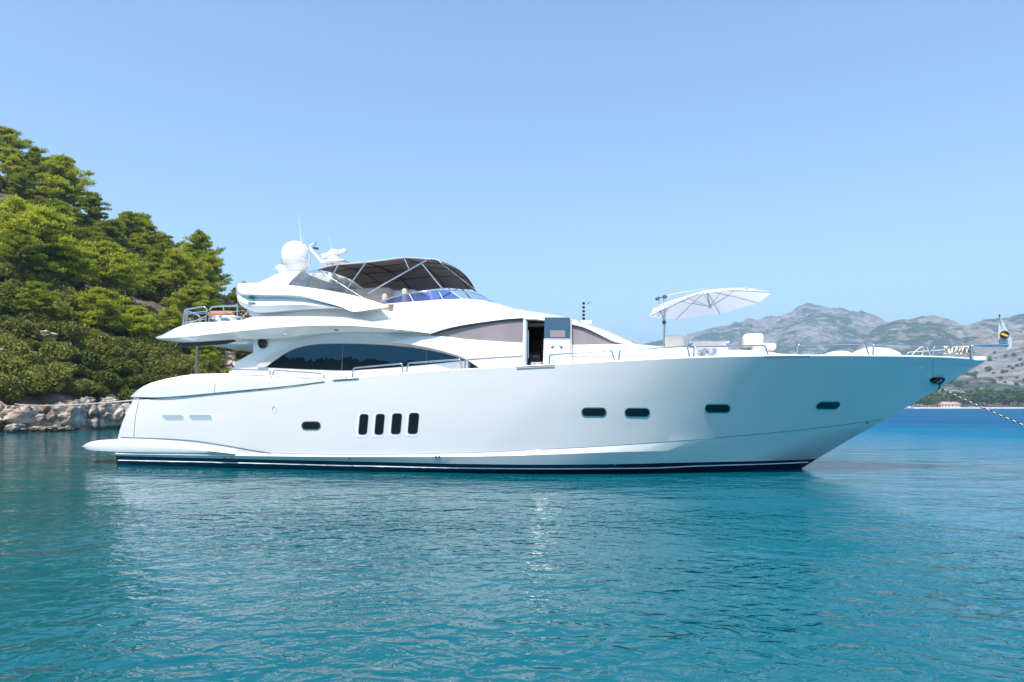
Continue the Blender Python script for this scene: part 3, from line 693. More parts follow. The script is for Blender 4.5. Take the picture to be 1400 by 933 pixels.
a = seat('foredeck_seat', 1027, 467.5, .4, (.52, 1.1, .36), 'cream')
seat('foredeck_seat', 1041, 477.5, .6, (.55, 1.6, .2), 'cream')
tbl = box('foredeck_table', U(968, 470, .3), (1.1, 1.0, .05), M['gel'], Y, bev=.02)
box('table_pedestal', U(968, 476, .3), (.18, .18, .3), M['chrome'], tbl, bev=.02)
plate('table_cloth', [U(x, y, .85) for x, y in ((944, 473.2), (951, 467), (990, 467.2), (993, 470), (992, 473))], .6, M['cream'], tbl)
def mound(name, px, py, wv, s, m):
    bm = bmesh.new(); bmesh.ops.create_uvsphere(bm, u_segments=28, v_segments=14, radius=1); c = U(px, py, wv)
    for v in bm.verts:
        v.co = Vector((v.co.x * s[0], v.co.y * s[1], v.co.z * s[2])); v.co += Vector((0, 0, .03 * noise.noise(v.co * 3))) + c
    return bm_obj(name, bm, M[m], Y, angle=0)
mound('windlass_cover', 1147, 487, .3, (.38, .4, .15), 'gel')
mound('windlass_cover', 1198, 487.5, .25, (.62, .5, .25), 'cream')
mound('deck_hatch', 1075, 488, .6, (.5, .4, .07), 'gel')
tube('deck_cleat', [U(1098, 483.6, 1.7), U(1113, 483.2, 1.7)], .014, M['chrome'], Y, 6)
for q in (1101, 1110): tube('cleat_foot', [U(q, 483.4, 1.7), U(q, 488, 1.7)], .012, M['chrome'], Y, 6)
for q in (466.5, 472.5): tube('deck_cleat', [sheer(q - 1.5, 0, -4), sheer(q + 1.5, 0, -4.3), sheer(q + 1.5, 0, 0)], .012, M['chrome'], Y, 6)
tube('chafe_strip', [sheer(x, .02, 0) for x in (1045, 1070, 1090, 1107)], .012, M['seam'], Y, 6)
tube('chafe_strip', [sheer(x, .02, 0) for x in (455, 470, 490)], .012, M['seam'], Y, 6)

# ---- rails
def smooth_path(pts, k=4):
    out = [pts[0]]
    for i in range(1, len(pts) - 1):
        a, b, c = Vector((*pts[i - 1], 0)), Vector((*pts[i], 0)), Vector((*pts[i + 1], 0))
        r = min(3.2, (b - a).length * .45, (c - b).length * .45); p = b + (a - b).normalized() * r; q = b + (c - b).normalized() * r
        for j in range(k + 1):
            t = j / k; z = p * (1 - t) ** 2 + b * 2 * t * (1 - t) + q * t * t; out.append((z.x, z.y))
    out.append(pts[-1]); return out
def rail(pts, dw=-.06, name='deck_rail', r=.021):
    P = smooth_path(pts); tube(name, [U(x, y, sheer_w(x) + dw) for x, y in P], r, M['chrome'], Y, 8)
    Q = [U(x, y, sheer_w(x) + dw) for x, y in P]; return tube(name, [mir(q) for q in Q], r, M['chrome'], Y, 6)
for pts in ([(316, 507.5), (317.5, 505.6), (366, 506.4), (369, 507.2), (369.6, 513)], [(373, 513.4), (374, 507.4), (379, 506.8), (440, 511), (443, 513), (443.2, 518)],
            [(482, 518), (483, 503.4), (550, 497.2), (551.2, 511.8)], [(556, 511.4), (557.5, 496.8), (629.5, 491.6), (632, 506.8)],
            [(635.6, 506.6), (636.8, 492.4), (714.5, 487)], [(750.7, 499.9), (751.6, 485.4), (836, 479.4), (841, 495)],
            [(846, 494.8), (847, 479), (939.5, 473.6), (943.3, 490.2)], [(948.4, 490), (948.6, 474.6), (1046, 472.8), (1050.8, 487.6)],
            [(1090.4, 487), (1090.8, 471.6), (1183, 469.8), (1188, 487.4)], [(1193.5, 487.6), (1194, 470.6), (1268, 473), (1274, 488.6)],
            [(1276.4, 488.8), (1277, 473.6), (1326, 474.6)]):
    rail(pts)
bp = tube('bowsprit_rail', [U(1329, 492, .25), U(1327.8, 474, .2), U(1329.6, 472.4, .2), U(1350, 472.3, .1), U(1378, 472.2, 0)], .036, M['chrome'], Y, 10)
tube('bow_post', [U(1326.4, 491, .3), U(1326.2, 473, .3)], .03, M['chrome'], Y, 8)
box('bow_step', U(1336, 491, 0), (.35, .25, .12), M['gel'], Y, bev=.02)
tube('flagstaff', [U(1373, 473, 0), U(1366.4, 432, 0)], .014, M['chrome'], Y, 6)
lathe('staff_knob', [(.0, -.03), (.03, 0), (.0, .04)], U(1366.5, 431.8, 0), M['blackmetal'], Y, 10)

# aft flybridge rails
def frail(pts, wv, r=.022, name='flybridge_rail'):
    return tube(name, [U(x, y, wv) for x, y in smooth_path(pts)], r, M['chrome'], Y, 8)
frail([(249.6, 446), (252.4, 423.4), (279, 419), (283.2, 424), (281, 441)], 2.35)
frail([(253.2, 446), (254.6, 426.5), (257, 425.4), (273.6, 432.6), (273.4, 441)], 1.9)
frail([(252.6, 428.6), (282.4, 425.6)], 2.35, .012); frail([(253, 441), (281, 436)], 2.2, .012); frail([(254, 444), (282, 432)], 1.2, .012)
frail([(285.6, 441), (287.6, 421.6), (291, 419.4), (325, 417.8)], 2.35); frail([(286, 435), (327, 434.4)], 2.35, .012); frail([(286.6, 428), (326, 426)], 2.35, .012)
frail([(324.2, 440), (324.6, 415)], 2.35, .018); frail([(305, 419.5), (307, 430)], 1.4, .02)
frail([(255, 446), (256, 430), (325, 426)], -2.35)

# ---- anchor
an = bmesh.new()
ac, an_n = on(HB, 1281, 519.5, .05)
def AP(x, y, o=.0): p, n = on(HB, x, y, .06 + o); return p
for pts, r in (([(1272.5, 522.2), (1277, 518.2), (1288.6, 516.6)], .035), ([(1275, 521.4), (1284, 522.3), (1289, 517)], .035), ([(1279, 517), (1283, 523)], .045), ([(1273, 522), (1285, 516.4)], .03)):
    add_tube(an, [AP(*q) for q in pts], r, 8)
anc = bm_obj('anchor', an, M['blackmetal'], Y)
tube('anchor_shank', [AP(1278, 521, .02), AP(1285, 517.6, .02)], .018, M['chrome'], anc, 8)
surf_plate('anchor_pocket', rr(1271.5, 516.2, 1290, 522.6, 3, 4), .004, .02, M['blackmetal'])
tube('bobstay_strap', [AP(1284.4, 523.5, -.05), AP(1286, 530, -.05), AP(1287.4, 532.4, -.04)], .015, M['blackmetal'], Y, 6)

# ------------------------------------------------------------ things on the yacht
def world_obj(o): o.location = yacht.location; o.rotation_euler = yacht.rotation_euler; return o
def local_empty(name, p):
    q = toW(p); return empty(name, q, -ANG)
def rel(p, base): return Vector(p) - Vector(base)
# parasol
base_p = U(907.8, 474.5, .3); par = local_empty('parasol', base_p)
tag(par, 'open white cantilever parasol tilted over the foredeck seats on a grey pole', 'parasol')
sp = mpp(908, .3)
ctr = U(970, 416.8, .2)
d1 = Vector((1.0, 0, .0))
Rr = 83 * sp * 1.0
def upd(dx, dy): return None
# the rim plane: a points to the right-hand corner, b towards the camera side
Wx = Vector((math.cos(ANG), math.sin(ANG), 0)); Wy = Vector((-math.sin(ANG), math.cos(ANG), 0))   # picture right / away, in yacht coordinates
px1 = sp / math.cos(0)
va = Wx * (83 * px1) + Vector((0, 0, 15.5 * px1)) - Wy * (.25)
vb = Wx * (-38 * px1) + Vector((0, 0, 2 * px1)) - Wy * (1.6)
nrm = va.cross(vb).normalized()
if nrm.z < 0: nrm = -nrm
apex = ctr + nrm * .44
def rim(k): a = k * math.pi / 4; return ctr + va * math.cos(a) + vb * math.sin(a)
bm = bmesh.new()
rings = []
for s in (0.0001, .12, .3, .55, .8, 1.0):
    ring = []
    for k in range(32):
        f = k / 4; i = int(f); t = f - i; e = rim(i) * (1 - t) + rim(i + 1) * t
        q = apex + (e - apex) * s; q += nrm * (.02 * math.sin(s * math.pi))
        ring.append(bm.verts.new(rel(q, base_p)))
    rings.append(ring)
for a, b in zip(rings, rings[1:]):
    for k in range(32): bm.faces.new((a[k], a[(k + 1) % 32], b[(k + 1) % 32], b[k]))
bmesh.ops.recalc_face_normals(bm, faces=bm.faces); bmesh.ops.solidify(bm, geom=list(bm.faces), thickness=.006)
cn = bm_obj('canopy', bm, M['canvas'], par, angle=30)
hub = apex - nrm * .5
lathe('hub', [(.03, -.05), (.05, 0), (.03, .06), (.02, .5)], rel(hub, base_p), M['alu'], par, 12, nrm)
for k in range(8):
    e = rim(k); m1 = apex + (e - apex) * .5 + nrm * .0
    rb = tube('rib', [rel(apex - nrm * .03, base_p), rel(m1, base_p), rel(e - nrm * .015, base_p)], .011, M['alu'], par, 6)
    tube('strut', [rel(hub, base_p), rel(apex + (e - apex) * .42 - nrm * .01, base_p)], .009, M['alu'], rb, 5)
ptop = U(908.6, 404.5, .3)
tube('pole', [Vector((0, 0, -.1)), rel(ptop, base_p)], .034, M['alu'], par, 12)
tube('arm', [rel(U(908.6, 405, .3), base_p), rel(U(934, 400, .25), base_p), rel(apex + nrm * .03, base_p)], .014, M['alu'], par, 8)
tube('brace', [rel(U(899.5, 408, .3), base_p), rel(U(907.6, 441, .3), base_p)], .02, M['alu'], par, 8)
for q, s in (((908.8, 406), (.12, .1, .1)), ((899, 408.4), (.13, .1, .08)), ((908, 441), (.11, .11, .1)), ((901.5, 424.5), (.07, .07, .1))):
    box('bracket', rel(U(*q, .3), base_p), s, M['bracket'], par, rot=Matrix.Rotation(R(-20), 3, 'Y'), bev=.02)
tube('pivot_bar', [rel(U(899, 408, .3), base_p), rel(U(909, 405.6, .3), base_p)], .014, M['bracket'], par, 6)

# flag
bf = U(1366.6, 433, 0); flag = None
out = [(1366.8, 433), (1370, 438), (1374, 444.5), (1378.6, 452), (1382, 459), (1385.4, 467.5), (1383.6, 474), (1380.8, 477), (1380.6, 472.5), (1374, 471.6), (1368, 470.8), (1364.2, 468.5), (1363.2, 462), (1364, 452), (1365, 443)]
cxm = 1373
bm = bmesh.new(); vs = []
fb = local_empty('bow_flag', bf); tag(fb, 'limp white flag with a round black and yellow emblem at the bow tip', 'flag')
NX, NY = 12, 26
lf = C((433, 1366.4), (443, 1365), (452, 1364), (462, 1363.2), (468.5, 1364.6), (473, 1372), (479, 1379)); rf = C((433, 1367.6), (438, 1370), (444.5, 1374), (452, 1378.6), (459, 1382), (467.5, 1385.4), (474, 1384), (479, 1380.6))
for j in range(NY + 1):
    yy = 433 + 46 * j / NY
    for i in range(NX + 1):
        t = i / NX; x = lf(yy) * (1 - t) + rf(yy) * t
        p = U(x, yy + .5 * math.sin(t * 6), .018 * math.sin(t * 6 + yy * .08)); vs.append(bm.verts.new(rel(p, bf)))
for j in range(NY):
    for i in range(NX):
        a = j * (NX + 1) + i; bm.faces.new((vs[a], vs[a + 1], vs[a + NX + 2], vs[a + NX + 1]))
bmesh.ops.solidify(bm, geom=list(bm.faces), thickness=.004)
M['flagcloth'] = mat('flag_cloth', (.85, .85, .86), .7)
bm_obj('cloth', bm, M['flagcloth'], fb, angle=0)
ec = U(1373.4, 458.2, .1)
emb = lathe('emblem', [(.0, -.01), (.115, -.01), (.115, .004), (0, .004)], rel(ec, bf), M['red'], fb, 24, (0, -1, 0))
lathe('emblem_disc', [(.0, .0), (.1, .0), (.1, .008), (0, .008)], rel(ec, bf), M['black'], emb, 24, (0, -1, 0))
plate('emblem_band', [rel(ec, bf) + Vector((x, -.012, z)) for x, z in ((-.08, .045), (-.03, .055), (.085, -.02), (.075, -.05), (.02, -.035), (-.085, .01))], .003, M['yellow'], emb)

# ropes
def rope_obj(name, pts, r, label, cat='rope', m='rope', twist=None):
    bm = bmesh.new()
    b0 = pts[0]
    P = [p - b0 for p in pts]
    if twist:   # two laid strands
        for s, mm in ((0, 0), (math.pi, 1)):
            Q = []; acc = 0; last = P[0]
            for p in P:
                acc += (p - last).length; last = p; a = acc * twist + s; Q.append(p + Vector((0, math.cos(a), math.sin(a))) * r * .62)
            n0 = len(bm.faces); add_tube(bm, Q, r * .62, 6)
            bm.faces.ensure_lookup_table()
            for f in bm.faces[n0:]: f.material_index = mm
        o = bm_obj(name, bm, [M['dkrope'], M['rope']], None, angle=60)
    else:
        add_tube(bm, P, r, 8); o = bm_obj(name, bm, M[m], None, angle=60)
    o.location = toW(b0); o.rotation_euler = (0, 0, -ANG)
    return tag(o, label, cat)
def sag(p, q, s, n): return [p.lerp(q, i / n) - Vector((0, 0, s * 4 * (i / n) * (1 - i / n))) for i in range(n + 1)]
p0 = U(1287.3, 531.6, .12)
# the line runs forward and down to the water far to the right
t_ = 14.5; pe = toL(((1400 - 700) / F * t_, t_, H + t_ * (HOR - 572.5) / F)); pe2 = p0.lerp(pe, 1.45); pe2.z = min(pe2.z, pe.z - .5)
rope_obj('anchor_rope', sag(p0, pe2, .04, 420), .018, 'dark and white twisted mooring line running from the bow down to the right edge', 'rope', twist=22)
t_ = 47.; q1_ = toL(((20 - 700) / F * t_, t_, H + t_ * (HOR - 552.5) / F))
rope_obj('stern_rope', sag(U(206, 545.2, 2.9), q1_, .15, 50), .02, 'thin pale mooring line stretched from the stern across to the shore rocks', 'rope')
box('stern_fairlead', U(203, 545.3, 2.9), (.3, .15, .07), M['blackmetal'], Y, bev=.02)
# rope coils tied on the bow rail
def coil(x0, x1, seed, label):
    rnd = random.Random(seed); P = []
    n = 150
    for i in range(n):
        t = i / n; x = x0 + (x1 - x0) * t + 1.8 * math.sin(t * 47) ; y = 479.5 + 5.2 * math.sin(t * 40 + seed) + rnd.uniform(-.4, .4)
        P.append(U(x, max(y, 472.8), max(sheer_w(x) - .06 + .07 * math.cos(t * 55), .05)))
    return rope_obj('rope_coil', P, .022, label, 'rope')
coil(1291, 1312, 1, 'cream rope coil looped over the rail between the bow rail post and the anchor')
coil(1312, 1326, 5, 'cream rope bundle tied on the foremost rail beside the bow post')
rope_obj('hanging_line', [U(1246, 486.8, 1.35), U(1252, 480, 1.3), U(1258, 475.6, 1.25), U(1266, 472.6, 1.1), U(1263, 480, 1.1), U(1260, 487, 1.1)], .014, 'thin cream line hanging from the middle bow rail', 'rope')
# rolled cushion, towels on the aft flybridge
p = U(303, 430.6, 1.2)
c_ = tube('rolled_mat', [Vector((-.42, 0, -.02)), Vector((-.38, 0, 0)), Vector((.3, 0, .03)), Vector((.42, 0, .04))], [.09, .13, .09, .07], M['orange'], None, 14)
c_.location = toW(p); c_.rotation_euler = (0, 0, -ANG); tag(c_, 'rolled orange mat lying on the aft upper deck behind the rail', 'mat')
M['bluewhite'] = mat('blue_white_towel', (.5, .55, .7), .8); vary(M['bluewhite'], (.12, .16, .35), (.75, .77, .8), 6, 2, lo=.42, hi=.48)
p = U(311, 436, 1.6); bm = bmesh.new(); add_box(bm, (0, 0, 0), (.75, .5, .16), bev=.06)
c_ = bm_obj('deck_cushion', bm, M['bluewhite'], None); c_.location = toW(p); c_.rotation_euler = (0, 0, -ANG); tag(c_, 'blue and white folded cushion on the aft upper deck below the orange mat', 'cushion')

# ------------------------------------------------------------ water
wm = mat('sea_water', (.002, .075, .125), .03, ior=1.33)
def build_water(m):
    """waves as slopes taken by finite difference from one height field, so they hold at any distance"""
    b = bsdf(m); tc = N(m, 'ShaderNodeTexCoord'); EPS = .015
    def vadd(v, o):
        x = N(m, 'ShaderNodeVectorMath', operation='ADD'); L(m, v, x.inputs[0]); x.inputs[1].default_value = o; return x.outputs[0]
    def mm(op, a, c):
        x = N(m, 'ShaderNodeMath', operation=op)
        for k, q in enumerate((a, c)):
            if hasattr(q, 'is_linked'): L(m, q, x.inputs[k])
            else: x.inputs[k].default_value = q
        return x.outputs[0]
    def nz(v, scale, stretch, rot, detail=3, rough=.5, dist=.0):
        mp = N(m, 'ShaderNodeMapping'); mp.inputs['Scale'].default_value = stretch; mp.inputs['Rotation'].default_value = (0, 0, R(rot)); L(m, v, mp.inputs[0])
        n = N(m, 'ShaderNodeTexNoise', Scale=scale, Detail=detail, Roughness=rough, Distortion=dist); L(m, mp.outputs[0], n.inputs['Vector']); return n.outputs[0]
    def wave(v, scale, rot, dist, detail=2):
        mp = N(m, 'ShaderNodeMapping'); mp.inputs['Rotation'].default_value = (0, 0, R(rot)); L(m, v, mp.inputs[0])
        n = N(m, 'ShaderNodeTexWave', Scale=scale, Distortion=dist, Detail=detail); n.inputs['Detail Scale'].default_value = .7; L(m, mp.outputs[0], n.inputs['Vector']); return n.outputs[0 if 'Color' not in n.outputs[0].name else 1]
    pos = tc.outputs['Object']
    pt = nz(pos, .11, (1, 2.4, 1), 20, 3)
    pr = N(m, 'ShaderNodeMapRange'); L(m, pt, pr.inputs[0]); pr.inputs[1].default_value = .36; pr.inputs[2].default_value = .64; pr.inputs[3].default_value = .28; pr.inputs[4].default_value = 1.1
    sp_ = N(m, 'ShaderNodeVectorMath', operation='DOT_PRODUCT'); L(m, pos, sp_.inputs[0]); sp_.inputs[1].default_value = (1.2, .35, 0)
    wd = N(m, 'ShaderNodeMapRange'); L(m, sp_.outputs['Value'], wd.inputs[0]); wd.inputs[1].default_value = 18; wd.inputs[2].default_value = 60; wd.inputs[3].default_value = 1; wd.inputs[4].default_value = 2.4
    rg = N(m, 'ShaderNodeMapRange'); L(m, sp_.outputs['Value'], rg.inputs[0]); rg.inputs[1].default_value = 18; rg.inputs[2].default_value = 75; rg.inputs[3].default_value = .03; rg.inputs[4].default_value = .28; L(m, rg.outputs[0], b.inputs['Roughness'])
    sy_ = N(m, 'ShaderNodeSeparateXYZ'); L(m, pos, sy_.inputs[0])
    lee = N(m, 'ShaderNodeMapRange'); L(m, sy_.outputs[1], lee.inputs[0]); lee.inputs[1].default_value = 7; lee.inputs[2].default_value = 13.5; lee.inputs[3].default_value = 1.15; lee.inputs[4].default_value = .32
    prw = mm('MULTIPLY', mm('MULTIPLY', pr.outputs[0], wd.outputs[0]), lee.outputs[0])
    def height(v):
        big = mm('MULTIPLY', nz(v, .45, (1, 1.6, 1), 12, 2), WA[0])
        md = mm('MULTIPLY', nz(v, 2.1, (.8, 1.25, 1), -14, 2, .5, .6), WA[1])
        sm = mm('MULTIPLY', nz(v, 4.6, (.85, 1.1, 1), 24, 3, .5, .7), WA[2])
        return mm('ADD', big, mm('MULTIPLY', mm('ADD', md, sm), prw))
    h0 = height(pos); hx = height(vadd(pos, (EPS, 0, 0))); hy = height(vadd(pos, (0, EPS, 0)))
    sx = mm('DIVIDE', mm('SUBTRACT', h0, hx), EPS); sy = mm('DIVIDE', mm('SUBTRACT', h0, hy), EPS)
    cb = N(m, 'ShaderNodeCombineXYZ'); L(m, sx, cb.inputs[0]); L(m, sy, cb.inputs[1]); cb.inputs[2].default_value = 1
    no = N(m, 'ShaderNodeVectorMath', operation='NORMALIZE'); L(m, cb.outputs[0], no.inputs[0]); L(m, no.outputs[0], b.inputs['Normal'])
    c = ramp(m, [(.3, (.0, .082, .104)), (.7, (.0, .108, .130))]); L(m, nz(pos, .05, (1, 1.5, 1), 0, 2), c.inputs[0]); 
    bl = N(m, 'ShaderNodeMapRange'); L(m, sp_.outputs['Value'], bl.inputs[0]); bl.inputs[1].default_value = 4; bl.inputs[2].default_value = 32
    mx = N(m, 'ShaderNodeMix', data_type='RGBA'); L(m, bl.outputs[0], mx.inputs[0]); L(m, c.outputs[0], mx.inputs[6]); mx.inputs[7].default_value = (.0, .165, .27, 1); fl = N(m, 'ShaderNodeMapRange'); L(m, sp_.outputs['Value'], fl.inputs[0]); fl.inputs[1].default_value = 18; fl.inputs[2].default_value = 80  # open-bay colour brightened so the water throws more turquoise light onto the bow
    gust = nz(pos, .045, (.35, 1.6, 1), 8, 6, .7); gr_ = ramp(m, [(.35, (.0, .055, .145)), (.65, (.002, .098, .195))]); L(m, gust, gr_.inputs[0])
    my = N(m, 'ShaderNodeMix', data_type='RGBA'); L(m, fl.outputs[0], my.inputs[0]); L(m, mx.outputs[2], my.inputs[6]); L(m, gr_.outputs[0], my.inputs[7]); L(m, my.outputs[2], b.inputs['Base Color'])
    # sea-surface reflection: Fresnel, capped where the wind chop shadows itself at low angles
    b.inputs['Specular IOR Level'].default_value = 0; nrm_ = no.outputs[0]
    gl_ = N(m, 'ShaderNodeBsdfGlossy'); gl_.inputs[0].default_value = (1, 1, 1, 1); L(m, nrm_, gl_.inputs['Normal']); L(m, rg.outputs[0], gl_.inputs['Roughness'])
    fr = N(m, 'ShaderNodeFresnel', IOR=1.33); L(m, nrm_, fr.inputs['Normal'])
    cap = N(m, 'ShaderNodeMapRange'); L(m, sp_.outputs['Value'], cap.inputs[0]); cap.inputs[1].default_value = 14; cap.inputs[2].default_value = 48; cap.inputs[3].default_value = .85; cap.inputs[4].default_value = .10
    xx = N(m, 'ShaderNodeMixShader'); L(m, mm('MINIMUM', fr.outputs[0], cap.outputs[0]), xx.inputs[0]); L(m, b.outputs[0], xx.inputs[1]); L(m, gl_.outputs[0], xx.inputs[2])
    L(m, xx.outputs[0], m.node_tree.nodes['Material Output'].inputs[0])
WA = (.06, .06, .06)
build_water(wm)
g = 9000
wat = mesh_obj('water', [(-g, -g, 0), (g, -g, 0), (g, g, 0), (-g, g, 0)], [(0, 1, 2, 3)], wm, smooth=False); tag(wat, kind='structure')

# ------------------------------------------------------------ left hillside
def fbm(x, y, z=0, o=5, H_=.6):
    s = 0; a = 1; f = 1
    for _ in range(o): s += a * noise.noise(Vector((x * f, y * f, z))); a *= H_; f *= 2.03
    return s
r0f = C((-1800, 26), (-700, 36), (0, 45.5), (158, 52.5), (350, 64), (480, 80), (620, 110), (700, 140))
crest = C((-1800, .22), (-700, .34), (-200, .36), (0, .34), (60, .308), (150, .235), (230, .188), (290, .165), (325, .155), (350, .16), (380, .14), (420, .11), (500, .06), (620, .02), (700, .005))
def hill_h(px, r):
    k = math.hypot(1, (px - 700) / F)       # r is depth along the view axis
    r0 = r0f(px); r1 = r0 + 52
    X = (px - 700) / F * r; d = (r - r0)
    top = crest(px) * r1 + H
    if d < 0: h = -1.5 + max(-1, d * .4) + 1.2
    else:
        s = min(d / 52, 1); b = 1.0 * min(1, d / 2.5)
        h = b + (top - 1.0) * (s ** .95) if d <= 52 else top + (d - 52) * .05
        if d > 90: h -= (d - 90) * .2
    n = fbm(X * .06, r * .06, 3.1, 5) * 1.9 * min(1, max(0, d) / 10) + fbm(X * .4, r * .4, 9, 3) * .35 * min(1, max(0, d + 1) / 3)
    if d > 45: n = max(n, -1.0) * .7
    return X, r, h + n
NA, NR = 300, 110
V = []; 
for j in range(NR):
    s = j / (NR - 1); dd = -3 + 125 * s ** 1.5
    for i in range(NA):
        t = i / (NA - 1); px = -1800 + 1900 * (t / .25) if t < .25 else 100 + 600 * ((t - .25) / .75)
        if t < .25: px = -1800 + 1900 * t / .25
        V.append(hill_h(px, r0f(px) + dd))
Fc = [(j * NA + i, j * NA + i + 1, (j + 1) * NA + i + 1, (j + 1) * NA + i) for j in range(NR - 1) for i in range(NA - 1)]
gm = mat('hill_soil', (.2, .15, .11), .95)
n1, r1_ = vary(gm, (.05, .05, .025), (.27, .23, .19), .5, 8, 'Object', .42, .68, bump=.9, bdist=.5)
r1_.color_ramp.elements.new(.55).color = (.13, .09, .055, 1)
hl = mesh_obj('hillside', V, Fc, gm, angle=0); tag(hl, kind='structure')

def leaf_quads(centers, size, up_bias=.3, asp=.45, rng=RNG):
    n = len(centers); d = rng.normal(size=(n, 3)); d[:, 2] += up_bias; d /= np.linalg.norm(d, axis=1)[:, None]
    e = np.cross(d, rng.normal(size=(n, 3))); e /= np.linalg.norm(e, axis=1)[:, None]
    s = size * rng.uniform(.6, 1.3, n)[:, None]; a = d * s * .5; b = e * s * .5 * asp
    return np.stack([centers - a - b * .5, centers - a + b * .5, centers + a + b, centers + a - b], 1).reshape(-1, 3)
def leaf_mesh(name, verts, m):
    n = len(verts) // 4; me = bpy.data.meshes.new(name)
    me.vertices.add(len(verts)); me.vertices.foreach_set('co', verts.astype(np.float32).ravel())
    me.loops.add(n * 4); me.loops.foreach_set('vertex_index', np.arange(n * 4, dtype=np.int32))
    me.polygons.add(n); me.polygons.foreach_set('loop_start', np.arange(0, n * 4, 4, dtype=np.int32))
    me.materials.append(m); me.update(calc_edges=True); return me
def make_tree(h, seed, kind='pine'):
    rng = np.random.default_rng(seed); rnd = random.Random(seed)
    lean = np.array([rnd.uniform(-.1, .1), rnd.uniform(-.1, .1)])
    def axis(f): return Vector((lean[0] * h * f + .12 * math.sin(f * 5 + seed), lean[1] * h * f + .12 * math.cos(f * 4 + seed), h * f))
    bm = bmesh.new(); add_tube(bm, [axis(f) + Vector((0, 0, -.5 if f == 0 else 0)) for f in (0, .15, .3, .5, .7, .85, .96)], [.24, .2, .17, .13, .09, .05, .02], 7)
    pts = []
    nb = 36 if kind == 'pine' else 26
    for k in range(nb):
        f = .34 + .64 * ((k + rnd.random()) / nb) if kind == 'pine' else .25 + .7 * ((k + rnd.random()) / nb)
        env = (1 - ((f - .34) / .68)) ** .7 if kind == 'pine' else math.sqrt(max(.05, 1 - ((f - .55) / .5) ** 2))
        Rb = h * (.42 if kind == 'pine' else .38) * (env * .92 + .08) * rnd.uniform(.4, 1.2)
        az = k * 2.4 + rnd.uniform(-.5, .5); b0 = axis(f * .93)
        tip = b0 + Vector((math.cos(az) * Rb, math.sin(az) * Rb, Rb * rnd.uniform(.0, .35)))
        mid = b0.lerp(tip, .5) + Vector((0, 0, .1 * Rb))
        add_tube(bm, [b0, mid, tip], [.05, .035, .012], 5)
        for q in range(3 if kind == 'pine' else 3):
            t = (.45, .75, 1.0)[q]; c = b0.lerp(tip, t) + Vector((rnd.uniform(-.25, .25), rnd.uniform(-.25, .25), rnd.uniform(0, .2)))
            rad = h * rnd.uniform(.035, .08) * (1.1 if q else .9); flat = .55 if kind == 'pine' else .8
            m_ = int(85 if kind == 'pine' else 80); g_ = rng.normal(size=(m_, 3)); g_ /= np.linalg.norm(g_, axis=1)[:, None]; g_ *= rng.uniform(.2, 1.25 if kind == 'pine' else 1.0, m_)[:, None] ** .75
            g_[:, 2] = np.where(g_[:, 2] < 0, g_[:, 2] * .45, g_[:, 2])
            pts.append(np.array(c) + g_ * np.array([rad * 1.25, rad * 1.25, rad * flat]))
    P = np.concatenate(pts)
    return P, bm
MESH = {}
def tree_meshes(key, h, seed, kind, leafmat_, lsize):
    P, bm = make_tree(h, seed, kind)
    lm = leaf_mesh('crown', leaf_quads(P, lsize, .5, .26 if kind == 'pine' else .55, np.random.default_rng(seed)), M[leafmat_])
    me = bpy.data.meshes.new('trunk'); bm.to_mesh(me); bm.free(); me.materials.append(M['bark'])
    MESH.setdefault(key, []).append((me, lm, h))
for s in range(7): tree_meshes('pine', 7.0, 20 + s, 'pine', 'pine', .33)
for s in range(5): tree_meshes('far', 10.0, 60 + s, 'round', 'fartree', .6)
def shrub_mesh(seed):
    rng = np.random.default_rng(seed); pts = []
    for k in range(16):
        a = rng.uniform(0, 6.28); rr_ = rng.uniform(0, .95); c = np.array([math.cos(a) * rr_, math.sin(a) * rr_, rng.uniform(.25, 1.15) * (1 - .45 * rr_)])
        m_ = 190; g_ = rng.normal(size=(m_, 3)); g_ /= np.linalg.norm(g_, axis=1)[:, None]; g_ *= rng.uniform(.5, 1, m_)[:, None] ** .5
        pts.append(c + g_ * rng.uniform(.28, .46))
    P = np.concatenate(pts); P = P[P[:, 2] > -.15]
    lm = leaf_mesh('foliage', leaf_quads(P, .15, .4, .6, rng), M['shrub'])
    bm = bmesh.new()
    for k in range(5):
        a = k * 1.3; add_tube(bm, [Vector((0, 0, -.3)), Vector((math.cos(a) * .3, math.sin(a) * .3, .4)), Vector((math.cos(a) * .6, math.sin(a) * .6, .8))], [.05, .035, .01], 5)
    me = bpy.data.meshes.new('stem'); bm.to_mesh(me); bm.free(); me.materials.append(M['bark']); return me, lm
for s in range(5): MESH.setdefault('shrub', []).append(shrub_mesh(90 + s))
def plant(name, meshes, loc, sc, rz, label, cat, group, parts=('trunk', 'crown'), flat=1):
    e = empty(name, loc, rz); e.scale = (sc, sc, sc * flat)
    for nm, me in zip(parts, meshes[:2]): link(bpy.data.objects.new(nm, me), e)
    return tag(e, label, cat, group)
def screen(X, Yy, z): return 700 + F * X / Yy, HOR - F * (z - H) / Yy

